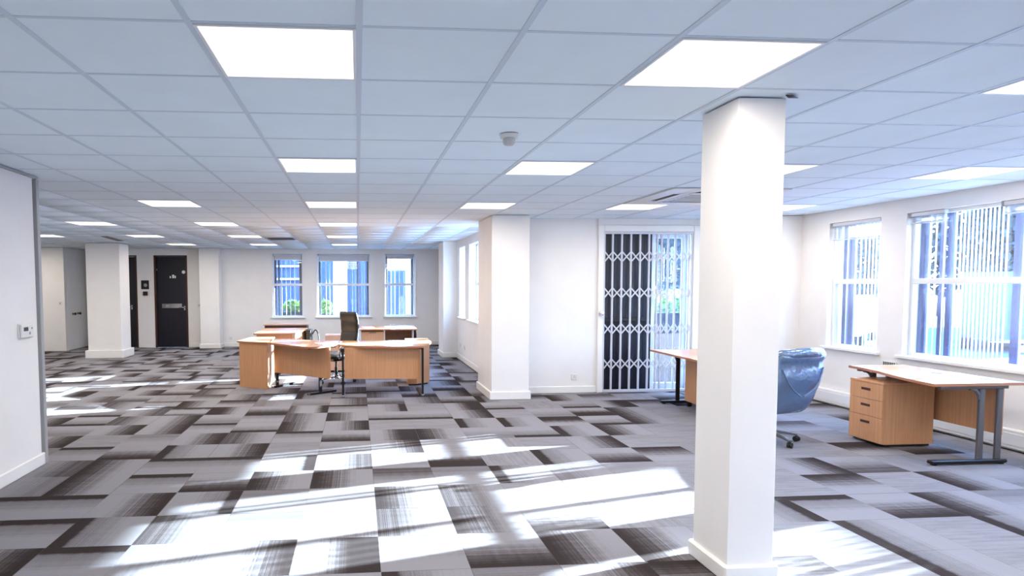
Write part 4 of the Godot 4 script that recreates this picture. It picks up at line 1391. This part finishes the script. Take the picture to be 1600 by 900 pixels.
func make_outside() -> void:
	var g := structure("ground")
	part(g, "tarmac", box_mesh(Vector3(-60, -0.5, -90), Vector3(90, -0.26, 40)), M.tarmac)
	# opposite building beyond the far windows
	var b := thing("opposite_building", "blue-grey building with dark vertical ribs beyond the far windows", "building", Vector3(-1.0, -0.26, -23.0))
	part(b, "wall", box_mesh(Vector3(-6.0, 0, -3.0), Vector3(1.9, 6.0, 0.0)), M.facade)
	for k in 26:
		var x := -5.9 + k * 0.3
		part(b, "rib", cham(Vector3(x, 0, 0.0), Vector3(x + 0.10, 5.8, 0.10), 0.01), M.brick_blue)
	for k in 5:
		part(b, "ledge", cham(Vector3(-2.6, 2.0 + k * 0.45, 0.0), Vector3(-1.0, 2.06 + k * 0.45, 0.16), 0.01), M.car_white)
	var lw := thing("low_wing", "lower blue-grey wing under the sky beyond the right far window", "building", Vector3(3.2, -0.26, -23.0))
	part(lw, "wall", box_mesh(Vector3(-2.28, 0, -2.0), Vector3(4.0, 2.35, 0.0)), M.facade)
	for k in 14:
		part(lw, "rib", cham(Vector3(-2.2 + k * 0.42, 0, 0.0), Vector3(-2.05 + k * 0.42, 2.3, 0.10), 0.01), M.brick_blue)
	var wc := thing("outdoor_column", "white outdoor column seen through the middle far window", "column", Vector3(-0.52, -0.26, -19.2))
	part(wc, "shaft", cham(Vector3(-0.2, 0, -0.2), Vector3(0.2, 3.4, 0.2), 0.015), M.car_white)
	part(wc, "plinth", cham(Vector3(-0.24, 0, -0.24), Vector3(0.24, 0.9, 0.24), 0.015), M.car_white)
	wc = thing("outdoor_column", "pale outdoor column seen through the right far window", "column", Vector3(1.55, -0.26, -19.2))
	part(wc, "shaft", cham(Vector3(-0.12, 0, -0.12), Vector3(0.12, 3.4, 0.12), 0.015), M.car_white)
	part(wc, "plinth", cham(Vector3(-0.16, 0, -0.16), Vector3(0.16, 0.9, 0.16), 0.015), M.car_white)
	planter("grey planter of leafy green plants outside the left far window", Vector3(-1.72, 0.0 + 0.45, -17.15), 0.52, 0.40, 0.3, 5)
	planter("planter of leafy green plants outside the middle far window", Vector3(-0.84, 0.45, -17.15), 0.32, 0.35, 0.36, 6)
	planter("planter of white-flowered plants seen through the glazed door", Vector3(5.2, 0.75, -10.3), 0.75, 0.32, 0.36, 7, true)
	for q in [[-1.72, -17.15, 0.5], [-0.84, -17.15, 0.4]]:
		var s := thing("planter_stand", "dark stand carrying the planter outside the %s far window" % ("left" if q[0] < -1.0 else "middle"), "stand", Vector3(q[0], -0.26, q[1]))
		part(s, "plinth_block", cham(Vector3(-q[2] / 2, 0, -0.18), Vector3(q[2] / 2, 0.70, 0.18), 0.01), M.brick_blue)
	var s := thing("planter_stand", "brown stand under the flower planter outside the glazed door", "stand", Vector3(5.2, -0.26, -10.3))
	part(s, "plinth_block", cham(Vector3(-0.36, 0, -0.18), Vector3(0.36, 1.0, 0.18), 0.01), M.bark)
	car("blue car parked beyond the glazed door", Vector3(8.2, -0.26, -16.5), 0.3, M.car_blue, 1.45, 4.2)
	car("pale blue van parked beyond the big right window", Vector3(18.5, -0.26, -17.0), 0.75, M.van_blue, 2.1, 4.9, true)
	car("pale car parked beyond the narrow right window", Vector3(15.0, -0.26, -19.0), 0.75, M.car_white, 1.45, 4.3)
	var k := 0
	for q in [[19, -31, 7.0, 2.2], [24, -28.5, 8.0, 2.2], [28, -25, 7.0, 2.0], [32, -33, 9.0, 3.0], [24, -37, 8.5, 2.8], [14, -26, 6.0, 2.0]]:
		tree(["tree beyond the narrow right window", "tree beyond the left part of the big window", "tree beyond the middle of the big window", "tree far behind the others outside the big window", "tree far behind the narrow right window", "tree beyond the glazed door"][k], Vector3(q[0], -0.26, q[1]), q[2], q[3], 40 + k)
		k += 1
	for q in [["clipped hedge beyond the vehicles outside the big window", 24.5, -21.5, 0.9], ["clipped hedge beyond the vehicles outside the narrow window", 19.5, -26.2, 0.75]]:
		var hd := thing("hedge", q[0], "hedge", Vector3(q[1], -0.26, q[2]), q[3], "hedges round the car park")
		part(hd, "foliage", leaves(3600, Vector3(0, 1.1, 0), Vector3(3.0, 1.35, 0.7), 0.22, 90 + int(q[1])), M.leaf_far)
		part(hd, "stems", hedge_stems(), M.bark)
	# building that cuts off the low sun (outside the frame, to the right)
	var nb := thing("neighbouring_building", "low building across the car park, right of the picture", "building", Vector3(28, -0.26, -4))
	part(nb, "wall", box_mesh(Vector3(-2, 0, -7.6), Vector3(8, 7.02, 14)), M.facade)
	part(nb, "roof", box_mesh(Vector3(-2.2, 7.02, -7.8), Vector3(8.2, 7.16, 14.2)), M.brick_blue)
	part(nb, "gable", box_mesh(Vector3(-2, 0, -10.5), Vector3(8, 7.5, -7.6)), M.facade)

func _ready() -> void:
	rng.seed = 7
	setup_view()
	make_materials()
	make_setting()
	make_windows()
	make_doors()
	make_outside()
	make_fittings()
	make_desk_right()
	make_reception()
	make_table()
	make_chairs()
	var d := lit_cells()
	for c in d: ceiling_light(c.x, c.y, d[c])
	d = behind_cells()
	for c in d: ceiling_light(c.x, c.y, d[c])
